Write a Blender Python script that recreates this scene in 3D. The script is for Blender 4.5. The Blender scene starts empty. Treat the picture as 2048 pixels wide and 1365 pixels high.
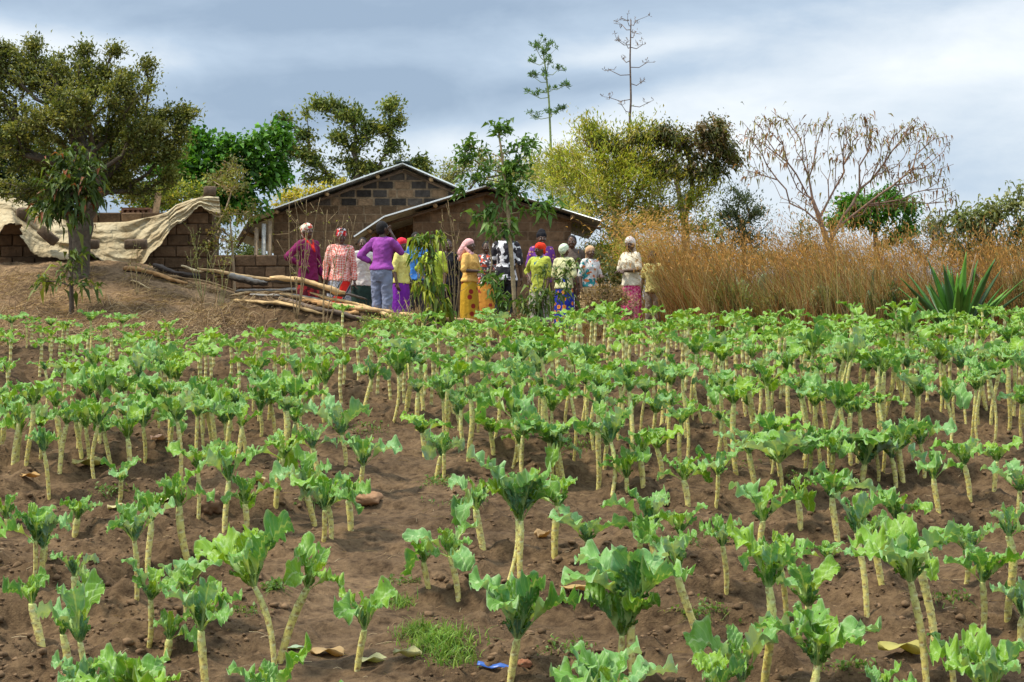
import bpy, math, random
import numpy as np
from mathutils import Vector, Matrix, Euler
R = math.radians
sc = bpy.context.scene
COL = sc.collection
# ------------------------------------------------------------------ camera
CZ = 1.7
F = 3413.0
cam_d = bpy.data.cameras.new("camera"); cam = bpy.data.objects.new("camera", cam_d); COL.objects.link(cam)
cam.location = (0, 0, CZ); cam.rotation_euler = (R(90), 0, 0)
cam_d.sensor_width = 36.0; cam_d.lens = 60.0; cam_d.clip_start = 0.1; cam_d.clip_end = 5000
sc.camera = cam
# ------------------------------------------------------------------ light
SUN_EL, SUN_AZ = R(60), R(-98)      # azimuth measured from +Y towards +X
sun_d = bpy.data.lights.new("sun", 'SUN'); sun = bpy.data.objects.new("sun", sun_d); COL.objects.link(sun)
sun_d.energy = 3.0; sun_d.angle = R(8); sun_d.color = (1.0, 0.91, 0.76)
sdir = Vector((math.sin(SUN_AZ)*math.cos(SUN_EL), math.cos(SUN_AZ)*math.cos(SUN_EL), math.sin(SUN_EL)))
sun.rotation_euler = sdir.to_track_quat('Z', 'Y').to_euler()
sc.view_settings.view_transform = 'Standard'; sc.view_settings.look = 'None'
sc.view_settings.gamma = 1.0; sc.view_settings.use_curve_mapping = False
sc.view_settings.exposure = 0.68
try:
    sc.cycles.use_denoising = True
    sc.cycles.max_bounces = 6; sc.cycles.transparent_max_bounces = 4
except Exception: pass

def NN(nt, t, **kw):
    n = nt.nodes.new(t)
    for k, v in kw.items():
        if k.startswith('_'): setattr(n, k[1:], v)
        else: n.inputs[k].default_value = v
    return n
def mth(nt, op, a, b=None, c=None, clamp=False):
    n = nt.nodes.new('ShaderNodeMath'); n.operation = op; n.use_clamp = clamp
    for i, q in enumerate((a, b, c)):
        if q is None: continue
        if isinstance(q, (int, float)): n.inputs[i].default_value = q
        else: nt.links.new(q, n.inputs[i])
    return n.outputs[0]
def mix(nt, f, a, b, mode='MIX'):
    n = nt.nodes.new('ShaderNodeMix'); n.data_type = 'RGBA'; n.blend_type = mode
    for s, q in ((n.inputs[0], f), (n.inputs[6], a), (n.inputs[7], b)):
        if isinstance(q, (int, float)): s.default_value = q
        elif isinstance(q, (tuple, list)): s.default_value = (*q[:3], 1)
        else: nt.links.new(q, s)
    return n.outputs[2]
def ramp(nt, f, stops):
    n = nt.nodes.new('ShaderNodeValToRGB'); e = n.color_ramp.elements
    while len(e) < len(stops): e.new(0.5)
    for i, (p, c) in enumerate(stops):
        e[i].position = p; e[i].color = (*c, 1) if isinstance(c, (tuple, list)) else (c, c, c, 1)
    nt.links.new(f, n.inputs[0]); return n.outputs[0]

# ------------------------------------------------------------------ sky : nishita + banks of cloud
W = bpy.data.worlds.new("World"); sc.world = W; W.use_nodes = True
nt = W.node_tree; nt.nodes.clear(); L = nt.links.new
out = NN(nt, 'ShaderNodeOutputWorld')
sky = NN(nt, 'ShaderNodeTexSky', _sky_type='NISHITA', _sun_disc=False, _sun_elevation=SUN_EL, _sun_rotation=SUN_AZ)
bg1 = NN(nt, 'ShaderNodeBackground', Strength=0.10); L(sky.outputs[0], bg1.inputs[0])
tc = NN(nt, 'ShaderNodeTexCoord'); sx = NN(nt, 'ShaderNodeSeparateXYZ'); L(tc.outputs['Generated'], sx.inputs[0])
dx, dy, dz = sx.outputs
# long thin banks, tilted a little (lower towards the left)
mp = NN(nt, 'ShaderNodeMapping'); mp.inputs['Rotation'].default_value = (0, R(9), 0); mp.inputs['Scale'].default_value = (2.2, 2.2, 9.5)
mp.inputs['Location'].default_value = (0.35, 0.0, 0.9)
L(tc.outputs['Generated'], mp.inputs[0])
n1 = NN(nt, 'ShaderNodeTexNoise', Scale=1.25, Detail=5.0, Roughness=0.52, Distortion=0.25); L(mp.outputs[0], n1.inputs[0])
mp2 = NN(nt, 'ShaderNodeMapping'); mp2.inputs['Rotation'].default_value = (0, R(9), 0); mp2.inputs['Scale'].default_value = (5, 5, 11); L(tc.outputs['Generated'], mp2.inputs[0])
n2 = NN(nt, 'ShaderNodeTexNoise', Scale=2.4, Detail=8.0, Roughness=0.58, Distortion=.3); L(mp2.outputs[0], n2.inputs[0])
band = mth(nt, 'ADD', mth(nt, 'MULTIPLY', n1.outputs[0], 0.62), mth(nt, 'MULTIPLY', n2.outputs[0], 0.38))
def blob(x, z, rx, rz, tilt=0.0):     # a cloud mass fixed on the sky
    u = mth(nt, 'SUBTRACT', dx, x); v = mth(nt, 'SUBTRACT', dz, z)
    v = mth(nt, 'SUBTRACT', v, mth(nt, 'MULTIPLY', u, tilt))
    a = mth(nt, 'POWER', mth(nt, 'DIVIDE', u, rx), 2); b = mth(nt, 'POWER', mth(nt, 'DIVIDE', v, rz), 2)
    return mth(nt, 'POWER', 2.718, mth(nt, 'MULTIPLY', mth(nt, 'ADD', a, b), -1.0))
br = band
def skyp(px, py): return ((px-1024)/F, (682.5-py)/F)
for (px, py, rx, ry, tilt, amt) in SKYB if 'SKYB' in globals() else [
        (900, 20, 900, 60, 0.02, -0.20), (760, 170, 560, 45, 0.04, -0.17), (640, 250, 330, 45, 0.1, -0.14),
        (150, 120, 330, 50, -0.12, 0.17), (1250, 110, 420, 24, 0.17, 0.08), (1180, 175, 260, 28, 0.14, -0.10),
        (1750, 190, 520, 85, 0.10, 0.09), (1600, 60, 500, 40, 0.06, -0.06), (1000, 300, 800, 45, 0.0, 0.14),
        (1900, 330, 330, 40, 0.0, -0.04), (300, 420, 500, 50, 0, -0.14), (1550, 470, 600, 80, 0, 0.10), (620, 60, 500, 24, 0.05, -0.05)]:
    x, z = skyp(px, py)
    br = mth(nt, 'ADD', br, mth(nt, 'MULTIPLY', blob(x, z, rx/F, ry/F, tilt), amt*1.3))
crgb = ramp(nt, br, [(0.24, (0.29, 0.38, 0.50)), (0.42, (0.43, 0.53, 0.65)), (0.56, (0.63, 0.70, 0.77)), (0.74, (0.86, 0.89, 0.91))])
# an overcast sky grows brighter from the horizon up to the zenith
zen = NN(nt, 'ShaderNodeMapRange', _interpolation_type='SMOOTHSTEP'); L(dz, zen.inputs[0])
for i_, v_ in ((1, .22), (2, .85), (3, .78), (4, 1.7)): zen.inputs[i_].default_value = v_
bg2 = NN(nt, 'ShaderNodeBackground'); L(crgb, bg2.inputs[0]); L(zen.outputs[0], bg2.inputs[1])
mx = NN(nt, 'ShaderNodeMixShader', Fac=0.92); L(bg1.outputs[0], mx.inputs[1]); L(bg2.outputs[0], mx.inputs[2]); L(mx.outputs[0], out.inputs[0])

# ------------------------------------------------------------------ helpers
rs = np.random.RandomState(11); random.seed(11)
_T = np.random.RandomState(5).rand(8, 256, 256)
def vnoise(x, y, s=0):
    x = np.asarray(x, float); y = np.asarray(y, float)
    xi = np.floor(x).astype(int); yi = np.floor(y).astype(int); fx = x-xi; fy = y-yi
    fx = fx*fx*(3-2*fx); fy = fy*fy*(3-2*fy); T = _T[s % 8]
    a = T[xi % 256, yi % 256]; b = T[(xi+1) % 256, yi % 256]; c = T[xi % 256, (yi+1) % 256]; d = T[(xi+1) % 256, (yi+1) % 256]
    return (a*(1-fx)+b*fx)*(1-fy)+(c*(1-fx)+d*fx)*fy
def fbm(x, y, o=4, s=0):
    r = 0; a = 1; t = 0
    for i in range(o):
        r = r+a*vnoise(np.asarray(x)*2**i+i*17.3, np.asarray(y)*2**i+i*9.1, s+i); t += a; a *= .5
    return r/t
def sstep(a, b, x):
    t = np.clip((np.asarray(x, float)-a)/(b-a), 0, 1); return t*t*(3-2*t)
KY = [-60, 0, 5, 7, 9, 12, 15, 17.5, 20, 22, 24, 26, 28, 30, 34, 45, 80, 160, 700, 3000]
KZ = [-2.5, -1.62, -1.78, -1.84, -1.80, -1.50, -1.15, -.87, -.60, -.34, -.10, .03, .14, .24, .42, .5, .2, -2, -10, -10]
def gbase(x, y):
    x = np.asarray(x, float); y = np.asarray(y, float)
    z = (np.interp(y-.5, KY, KZ)+np.interp(y+.5, KY, KZ)+np.interp(y, KY, KZ))/3
    ext = x*32/np.maximum(y, 8)                       # the bank lies over to the left
    side = 1-sstep(-7.6, -2.8, ext)
    z = z+side*sstep(25.2, 30.4, y)*(1.12-0.75*sstep(33, 38, y))*(1-sstep(60, 120, y))
    z = z+np.interp(ext, [-9, -6.5, -4.6, -3.4, -2.4, -.8, 0, .6], [0, .14, .56, .50, .40, .26, .16, 0])*np.exp(-((y-25.7)/.62)**2)
    return z+CZ
def gdet(x, y):
    x = np.asarray(x, float); y = np.asarray(y, float)
    a = (fbm(x*.55, y*.75, 2, 1)-.5)*.18
    cl = fbm(x*2.1, y*3.0, 4, 2); b = (cl-.5)*.24
    c = (1-np.abs(2*fbm(x*5.2+3, y*6.5, 3, 4)-1))**2.5*.075
    c = c+(1-np.abs(2*fbm(x*9.5+31, y*11, 2, 0)-1))**2*.030*(y < 22)
    fur = np.sin(y*7.8+fbm(x*.5, y*.4, 2, 6)*7)*.018
    m = sstep(5, 8, y)*(1-.5*sstep(25, 28, y))*(1-.9*sstep(34, 60, y))
    path = np.exp(-((x+.95-(y-13)*.02)/.6)**2)*(1-sstep(15, 18, y))
    return (a*.7+(b+c*sstep(.42, .6, cl)+fur)*(1-.6*path))*m
def gz(x, y): return gbase(x, y)+gdet(x, y)
def P(px, py, d): return Vector(((px-1024)/F*d, d, CZ+(682.5-py)/F*d))
_dd = np.arange(5.5, 60, .02)
def G(px, py):
    z = CZ+(682.5-py)/F*_dd; x = (px-1024)/F*_dd; g = gz(x, _dd)
    k = np.argmax(z <= g); return Vector((x[k], _dd[k], float(g[k]))) if z[k] <= g[k] else P(px, py, 30)
def GP(px, d):
    x = (px-1024)/F*d; return Vector((x, d, float(gz(x, d))))

class MB:
    def __init__(s): s.v = []; s.f = []; s.c = []; s.n = 0
    def add(s, v, f, col=(1, 1, 1), mat=0):
        v = np.asarray(v, float).reshape(-1, 3); f = np.asarray(f, int)
        if len(v) == 0 or len(f) == 0: return
        s.v.append(v); s.f.append((f+s.n, mat)); c = np.asarray(col, float)
        if c.ndim == 1: c = np.tile(c, (len(v), 1))
        s.c.append(c); s.n += len(v)
    def mesh(s, name, mats, smooth=True):
        me = bpy.data.meshes.new(name); V = np.concatenate(s.v); me.vertices.add(len(V)); me.vertices.foreach_set('co', V.ravel())
        li = np.concatenate([f.ravel() for f, m in s.f]); sz = np.concatenate([np.full(len(f), f.shape[1]) for f, m in s.f])
        mi = np.concatenate([np.full(len(f), m) for f, m in s.f])
        st = np.concatenate([[0], np.cumsum(sz)[:-1]])
        me.loops.add(len(li)); me.loops.foreach_set('vertex_index', li.astype(np.int32))
        me.polygons.add(len(sz)); me.polygons.foreach_set('loop_start', st.astype(np.int32))
        try: me.polygons.foreach_set('loop_total', sz.astype(np.int32))
        except Exception: pass
        me.polygons.foreach_set('material_index', mi.astype(np.int32))
        me.polygons.foreach_set('use_smooth', np.full(len(sz), smooth))
        a = me.attributes.new('Col', 'FLOAT_COLOR', 'POINT'); C = np.concatenate(s.c)
        a.data.foreach_set('color', np.concatenate([C, np.ones((len(C), 1))], 1).ravel())
        for m in (mats if isinstance(mats, (list, tuple)) else [mats]): me.materials.append(m)
        me.update(calc_edges=True); me.validate(); return me
    def build(s, name, mats, parent=None, smooth=True, loc=None):
        if not s.v: return None
        o = bpy.data.objects.new(name, s.mesh(name, mats, smooth)); COL.objects.link(o)
        if parent is not None: o.parent = parent
        if loc is not None: o.location = loc
        return o
    def box(s, c, d, rot=None, col=(1, 1, 1), mat=0, jit=0):
        v = np.array([(x, y, z) for x in (-.5, .5) for y in (-.5, .5) for z in (-.5, .5)])*np.array(d)
        if jit: v = v+rs.normal(0, jit, v.shape)
        if rot is not None: v = v@np.array(Euler(rot).to_matrix()).T
        s.add(v+np.array(c), [(0, 1, 3, 2), (4, 6, 7, 5), (0, 4, 5, 1), (2, 3, 7, 6), (0, 2, 6, 4), (1, 5, 7, 3)], col, mat)
    def tube(s, pts, rad, n=6, col=(1, 1, 1), mat=0, cap=True, flat=1.0):
        pts = np.asarray(pts, float); m = len(pts); rad = np.broadcast_to(np.asarray(rad, float), (m,))
        t = np.gradient(pts, axis=0); t /= np.linalg.norm(t, axis=1, keepdims=True)+1e-9
        ref = np.array([0, 0, 1.]) if abs(t[0][2]) < .8 else np.array([0, 1., 0])
        ang = np.linspace(0, 2*math.pi, n, endpoint=False); V = []
        for i in range(m):
            a = np.cross(ref, t[i]); a /= np.linalg.norm(a)+1e-9; b = np.cross(t[i], a)
            V.append(pts[i]+rad[i]*(np.outer(np.cos(ang), a)+flat*np.outer(np.sin(ang), b)))
        V = np.concatenate(V); Fq = []
        k = np.arange(n); k2 = (k+1) % n
        for i in range(m-1): Fq.append(np.stack([i*n+k, i*n+k2, (i+1)*n+k2, (i+1)*n+k], 1))
        c = np.asarray(col, float)
        if c.ndim == 2: c = np.repeat(c, n, 0)
        s.add(V, np.concatenate(Fq), c, mat)
        if cap:
            b = s.n-len(V)
            s.f.append((np.array([b+k[::-1]]), mat)); s.f.append((np.array([b+(m-1)*n+k]), mat))
    def loft(s, rings, col=(1, 1, 1), mat=0, cap=True):
        m = len(rings); n = len(rings[0]); V = np.concatenate([np.asarray(r, float) for r in rings]); k = np.arange(n); k2 = (k+1) % n
        Fq = np.concatenate([np.stack([i*n+k, i*n+k2, (i+1)*n+k2, (i+1)*n+k], 1) for i in range(m-1)])
        s.add(V, Fq, col, mat); b = s.n-len(V)
        if cap: s.f.append((np.array([b+k[::-1]]), mat)); s.f.append((np.array([b+(m-1)*n+k]), mat))
    def ell(s, c, r, n=16, m=10, rot=None, col=(1, 1, 1), mat=0, noise=0, seed=0):
        th = np.linspace(0.001, math.pi-.001, m); ph = np.linspace(0, 2*math.pi, n, endpoint=False)
        rings = []
        for t in th:
            v = np.stack([np.sin(t)*np.cos(ph), np.sin(t)*np.sin(ph), np.full(n, -math.cos(t))], 1)
            if noise: v = v*(1+noise*(fbm(v[:, 0]*3+v[:, 2]*2+seed+9, v[:, 1]*3+v[:, 2]+seed+5, 3)[:, None]-.5)*2)
            v = v*np.array(r)
            if rot is not None: v = v@np.array(Euler(rot).to_matrix()).T
            rings.append(v+np.array(c))
        s.loft(rings, col, mat)
    def cap_(s, p0, p1, r0, r1, n=12, flat=1.0):
        p0 = np.array(p0, float); p1 = np.array(p1, float); d = p1-p0; l = np.linalg.norm(d)+1e-9; d = d/l; pts = []; rr = []
        for a in (-80, -50, -20): pts.append(p0+d*r0*math.sin(R(a))); rr.append(r0*math.cos(R(a)))
        for t in (.25, .5, .75): pts.append(p0+(p1-p0)*t); rr.append(r0+(r1-r0)*t)
        for a in (20, 50, 80): pts.append(p1+d*r1*math.sin(R(a))); rr.append(r1*math.cos(R(a)))
        s.tube(pts, rr, n, flat=flat)
    def leaves(s, pos, dirs, size, asp=.4, col=(1, 1, 1), fold=.15, droop=0.0, mat=0):
        pos = np.asarray(pos, float); N = len(pos)
        if N == 0: return
        d = np.asarray(dirs, float); d = d/(np.linalg.norm(d, axis=1, keepdims=True)+1e-9)
        up = rs.normal(0, .6, (N, 3))+np.array([0, 0, 1.]); w = np.cross(d, up); w /= np.linalg.norm(w, axis=1, keepdims=True)+1e-9
        nrm = np.cross(w, d); size = np.broadcast_to(np.asarray(size, float), (N,))[:, None]; a = asp/2
        tip = pos+d*size-np.array([0, 0, 1.])*size*droop
        md = pos+d*size*.45+nrm*size*.04
        V = np.stack([pos, md+w*size*a+nrm*size*fold, tip, md-w*size*a+nrm*size*fold, md], 1)
        c = np.asarray(col, float)
        if c.ndim == 1: c = np.tile(c, (N, 1))
        b = np.arange(N)[:, None]*5
        s.add(V.reshape(-1, 3), np.concatenate([b+np.array([[0, 1, 4]]), b+np.array([[1, 2, 4]]), b+np.array([[4, 2, 3]]), b+np.array([[0, 4, 3]])]), np.repeat(c, 5, 0), mat)

def empty(name, loc, rz=0):
    o = bpy.data.objects.new(name, None); COL.objects.link(o); o.location = loc; o.rotation_euler = (0, 0, rz); o.empty_display_size = .1; return o
def tag(o, label=None, cat=None, group=None, kind=None):
    if label: o['label'] = label
    if cat: o['category'] = cat
    if group: o['group'] = group
    if kind: o['kind'] = kind
    return o
def thing(name, label, cat, loc=(0, 0, 0), rz=0, group=None): return tag(empty(name, loc, rz), label, cat, group)
# ------------------------------------------------------------------ materials
def newmat(name):
    m = bpy.data.materials.new(name); m.use_nodes = True; nt = m.node_tree; nt.nodes.clear()
    o = nt.nodes.new('ShaderNodeOutputMaterial'); p = nt.nodes.new('ShaderNodeBsdfPrincipled'); nt.links.new(p.outputs[0], o.inputs[0])
    return m, nt, p, o
def attr(nt, n='Col'):
    a = nt.nodes.new('ShaderNodeAttribute'); a.attribute_name = n; return a
def objco(nt): return nt.nodes.new('ShaderNodeTexCoord').outputs['Object']
def noise(nt, co, scale, detail=4, rough=.55):
    n = NN(nt, 'ShaderNodeTexNoise', Scale=scale, Detail=detail, Roughness=rough)
    if co is not None: nt.links.new(co, n.inputs[0])
    return n.outputs[0]
def bump(nt, h, p, st=.3, dist=.01):
    b = NN(nt, 'ShaderNodeBump', Strength=st, Distance=dist); nt.links.new(h, b.inputs['Height']); nt.links.new(b.outputs[0], p.inputs['Normal']); return b
def colmat(name, base=None, var=.35, scale=6, rough=.85, bs=.4, bd=.01, bscale=30, spec=.3, tint=(.5, .5, .5)):
    """own colour (vertex attribute or one base) varied by noise, with bump"""
    m, nt, p, o = newmat(name); co = objco(nt)
    c = attr(nt).outputs['Color'] if base is None else None
    n = noise(nt, co, scale, 5); lo = 1-var; hi = 1+var
    r = ramp(nt, n, [(.3, lo), (.7, hi)])
    a = nt.nodes.new('ShaderNodeMix'); a.data_type = 'RGBA'; a.blend_type = 'MULTIPLY'; a.inputs[0].default_value = 1
    if c is not None: nt.links.new(c, a.inputs[6])
    else: a.inputs[6].default_value = (*base, 1)
    nt.links.new(r, a.inputs[7]); nt.links.new(a.outputs[2], p.inputs['Base Color'])
    p.inputs['Roughness'].default_value = rough; p.inputs['Specular IOR Level'].default_value = spec
    if bs: bump(nt, noise(nt, co, bscale, 6, .6), p, bs, bd)
    return m
def leafmat(name, trans=.35, rough=.5, spec=.35, sat=1.0):
    m, nt, p, o = newmat(name); c = attr(nt).outputs['Color']
    n = noise(nt, objco(nt), 1.3, 3); c2 = mix(nt, 1.0, c, ramp(nt, n, [(.3, .72), (.7, 1.25)]), 'MULTIPLY')
    nt.links.new(c2, p.inputs['Base Color']); p.inputs['Roughness'].default_value = rough; p.inputs['Specular IOR Level'].default_value = spec
    t = nt.nodes.new('ShaderNodeBsdfTranslucent'); nt.links.new(mix(nt, 1.0, c2, (1.25, 1.2, .55), 'MULTIPLY'), t.inputs[0])
    x = NN(nt, 'ShaderNodeMixShader', Fac=trans); nt.links.new(p.outputs[0], x.inputs[1]); nt.links.new(t.outputs[0], x.inputs[2]); nt.links.new(x.outputs[0], o.inputs[0])
    return m
def soilmat():
    m, nt, p, o = newmat('soil'); co = objco(nt)
    c = attr(nt).outputs['Color']
    n1 = noise(nt, co, 1.1, 6, .6); n2 = noise(nt, co, 14, 8, .65); n3 = noise(nt, co, 60, 5, .7)
    c = mix(nt, 1, c, ramp(nt, n1, [(.32, (.72, .70, .68)), (.68, (1.25, 1.22, 1.18))]), 'MULTIPLY')
    c = mix(nt, 1, c, ramp(nt, n2, [(.32, (.36, .33, .30)), (.47, (.92, .90, .88)), (.68, (1.5, 1.5, 1.45))]), 'MULTIPLY')
    straw = ramp(nt, n3, [(.66, 0.0), (.74, .55)])
    c = mix(nt, straw, c, (.26, .19, .115))
    nt.links.new(c, p.inputs['Base Color']); p.inputs['Roughness'].default_value = .95; p.inputs['Specular IOR Level'].default_value = .15
    h = mth(nt, 'ADD', mth(nt, 'MULTIPLY', n2, 1.0), mth(nt, 'MULTIPLY', n3, .35)); bump(nt, h, p, .9, .05)
    return m
M_soil = soilmat()
M_gen = colmat('weathered', None, .3, 7, .85)
M_wood = colmat('rough_wood', None, .4, 9, .8, .6, .02, 22)
M_block = colmat('block', None, .33, 9, .93, .7, .02, 26, .15)
M_bark = colmat('bark', None, .35, 12, .9, .8, .02, 30, .15)
M_leaf = leafmat('leaf')
M_dry = leafmat('dry_grass', .3, .7, .15)
M_rock = colmat('stone', None, .3, 8, .9, .6, .01, 25)
M_clod = colmat('clod', None, .35, 25, .95, .6, .008, 60, .1)
# kale leaf: Col = (t along, |v| across, random)
def kalemat():
    m, nt, p, o = newmat('kale_leaf'); sp = nt.nodes.new('ShaderNodeSeparateColor'); nt.links.new(attr(nt).outputs['Color'], sp.inputs[0])
    t, v, r = sp.outputs; oi = nt.nodes.new('ShaderNodeObjectInfo'); rnd = oi.outputs['Random']; co = objco(nt)
    n = noise(nt, co, 9, 4); g = nt.nodes.new('ShaderNodeNewGeometry')
    f = mth(nt, 'ADD', mth(nt, 'MULTIPLY', r, .55), mth(nt, 'ADD', mth(nt, 'MULTIPLY', rnd, .35), mth(nt, 'MULTIPLY', mth(nt, 'SUBTRACT', n, .35), .7)))
    top = ramp(nt, f, [(.20, (.18, .35, .025)), (.36, (.10, .27, .035)), (.53, (.09, .27, .095)), (.67, (.15, .34, .215)), (.88, (.32, .48, .42))])
    und = ramp(nt, f, [(.2, (.24, .42, .02)), (.6, (.14, .32, .035)), (.95, (.18, .38, .12))])
    c = mix(nt, g.outputs['Backfacing'], top, und)
    young = ramp(nt, r, [(.02, .45), (.14, 0.0)])
    c = mix(nt, young, c, (.36, .50, .05))
    u = mth(nt, 'SUBTRACT', mth(nt, 'MULTIPLY', t, 8.0), mth(nt, 'MULTIPLY', v, 2.6)); fr = mth(nt, 'FRACT', u)
    vein = mth(nt, 'MULTIPLY', ramp(nt, mth(nt, 'ABSOLUTE', mth(nt, 'SUBTRACT', fr, .5)), [(.0, 1.0), (.09, 0.0)]), .38)
    mid = ramp(nt, v, [(.03, 1.0), (.11, 0.0)])
    vv = mth(nt, 'MAXIMUM', mid, vein); vv = mth(nt, 'MULTIPLY', vv, .75)
    c = mix(nt, vv, c, (.42, .58, .27))
    c = mix(nt, ramp(nt, t, [(.02, .9), (.2, 0)]), c, (.40, .56, .20))
    c = mix(nt, ramp(nt, v, [(.86, 0.0), (1.0, .5)]), c, (.42, .56, .34))
    nt.links.new(c, p.inputs['Base Color']); p.inputs['Roughness'].default_value = .46; p.inputs['Specular IOR Level'].default_value = .38
    n2 = noise(nt, co, 55, 3); h = mth(nt, 'SUBTRACT', n2, mth(nt, 'MULTIPLY', vv, .8)); bump(nt, h, p, .45, .008)
    tr = nt.nodes.new('ShaderNodeBsdfTranslucent'); nt.links.new(mix(nt, 1.0, c, (1.35, 1.15, .35), 'MULTIPLY'), tr.inputs[0])
    x = NN(nt, 'ShaderNodeMixShader', Fac=.30); nt.links.new(p.outputs[0], x.inputs[1]); nt.links.new(tr.outputs[0], x.inputs[2]); nt.links.new(x.outputs[0], o.inputs[0])
    return m
M_kale = kalemat()
def kstem():
    m, nt, p, o = newmat('kale_stem'); sp = nt.nodes.new('ShaderNodeSeparateColor'); nt.links.new(attr(nt).outputs['Color'], sp.inputs[0])
    co = objco(nt); oi = nt.nodes.new('ShaderNodeObjectInfo')
    base = mix(nt, mth(nt, 'ADD', mth(nt, 'MULTIPLY', oi.outputs['Random'], .5), mth(nt, 'MULTIPLY', noise(nt, co, 30, 4), .6)), (.78, .72, .25), (.55, .45, .10))
    base = mix(nt, ramp(nt, sp.outputs[1], [(.0, 0.0), (1, .55)]), base, (.42, .56, .20))
    c = mix(nt, sp.outputs[2], base, (.80, .82, .50)); c = mix(nt, sp.outputs[0], c, (.17, .075, .02))
    c = mix(nt, ramp(nt, noise(nt, co, 42, 4, .75), [(.52, 0.0), (.60, .7)]), c, (.24, .15, .035))
    nt.links.new(c, p.inputs['Base Color']); p.inputs['Roughness'].default_value = .6
    bump(nt, noise(nt, co, 90, 3), p, .4, .004); return m
M_kstem = kstem()
def steelmat(name, c1, c2):
    m, nt, p, o = newmat(name); co = objco(nt)
    n = noise(nt, co, 3, 6, .65); nt.links.new(mix(nt, ramp(nt, n, [(.4, 0.0), (.7, 1.0)]), c1, c2), p.inputs['Base Color'])
    p.inputs['Roughness'].default_value = .42; p.inputs['Metallic'].default_value = .75; return m
M_roof = steelmat('galvanised_sheet', (.62, .66, .66), (.40, .40, .38))
def tarpmat():
    m, nt, p, o = newmat('tarpaulin'); co = objco(nt); n = noise(nt, co, 2.2, 6, .6); n2 = noise(nt, co, 14, 4)
    c = ramp(nt, n, [(.34, (.33, .24, .12)), (.46, (.50, .40, .23)), (.66, (.62, .54, .35))])
    c = mix(nt, ramp(nt, n2, [(.6, 0.0), (.8, .4)]), c, (.36, .27, .16))
    nt.links.new(c, p.inputs['Base Color']); p.inputs['Roughness'].default_value = .75; bump(nt, mth(nt, 'ABSOLUTE', mth(nt, 'SUBTRACT', noise(nt, co, 5, 3, .5), .5)), p, .9, .12)
    tr = nt.nodes.new('ShaderNodeBsdfTranslucent'); nt.links.new(c, tr.inputs[0]); x = NN(nt, 'ShaderNodeMixShader', Fac=.15)
    nt.links.new(p.outputs[0], x.inputs[1]); nt.links.new(tr.outputs[0], x.inputs[2]); nt.links.new(x.outputs[0], o.inputs[0]); return m
M_tarp = tarpmat()
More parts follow.
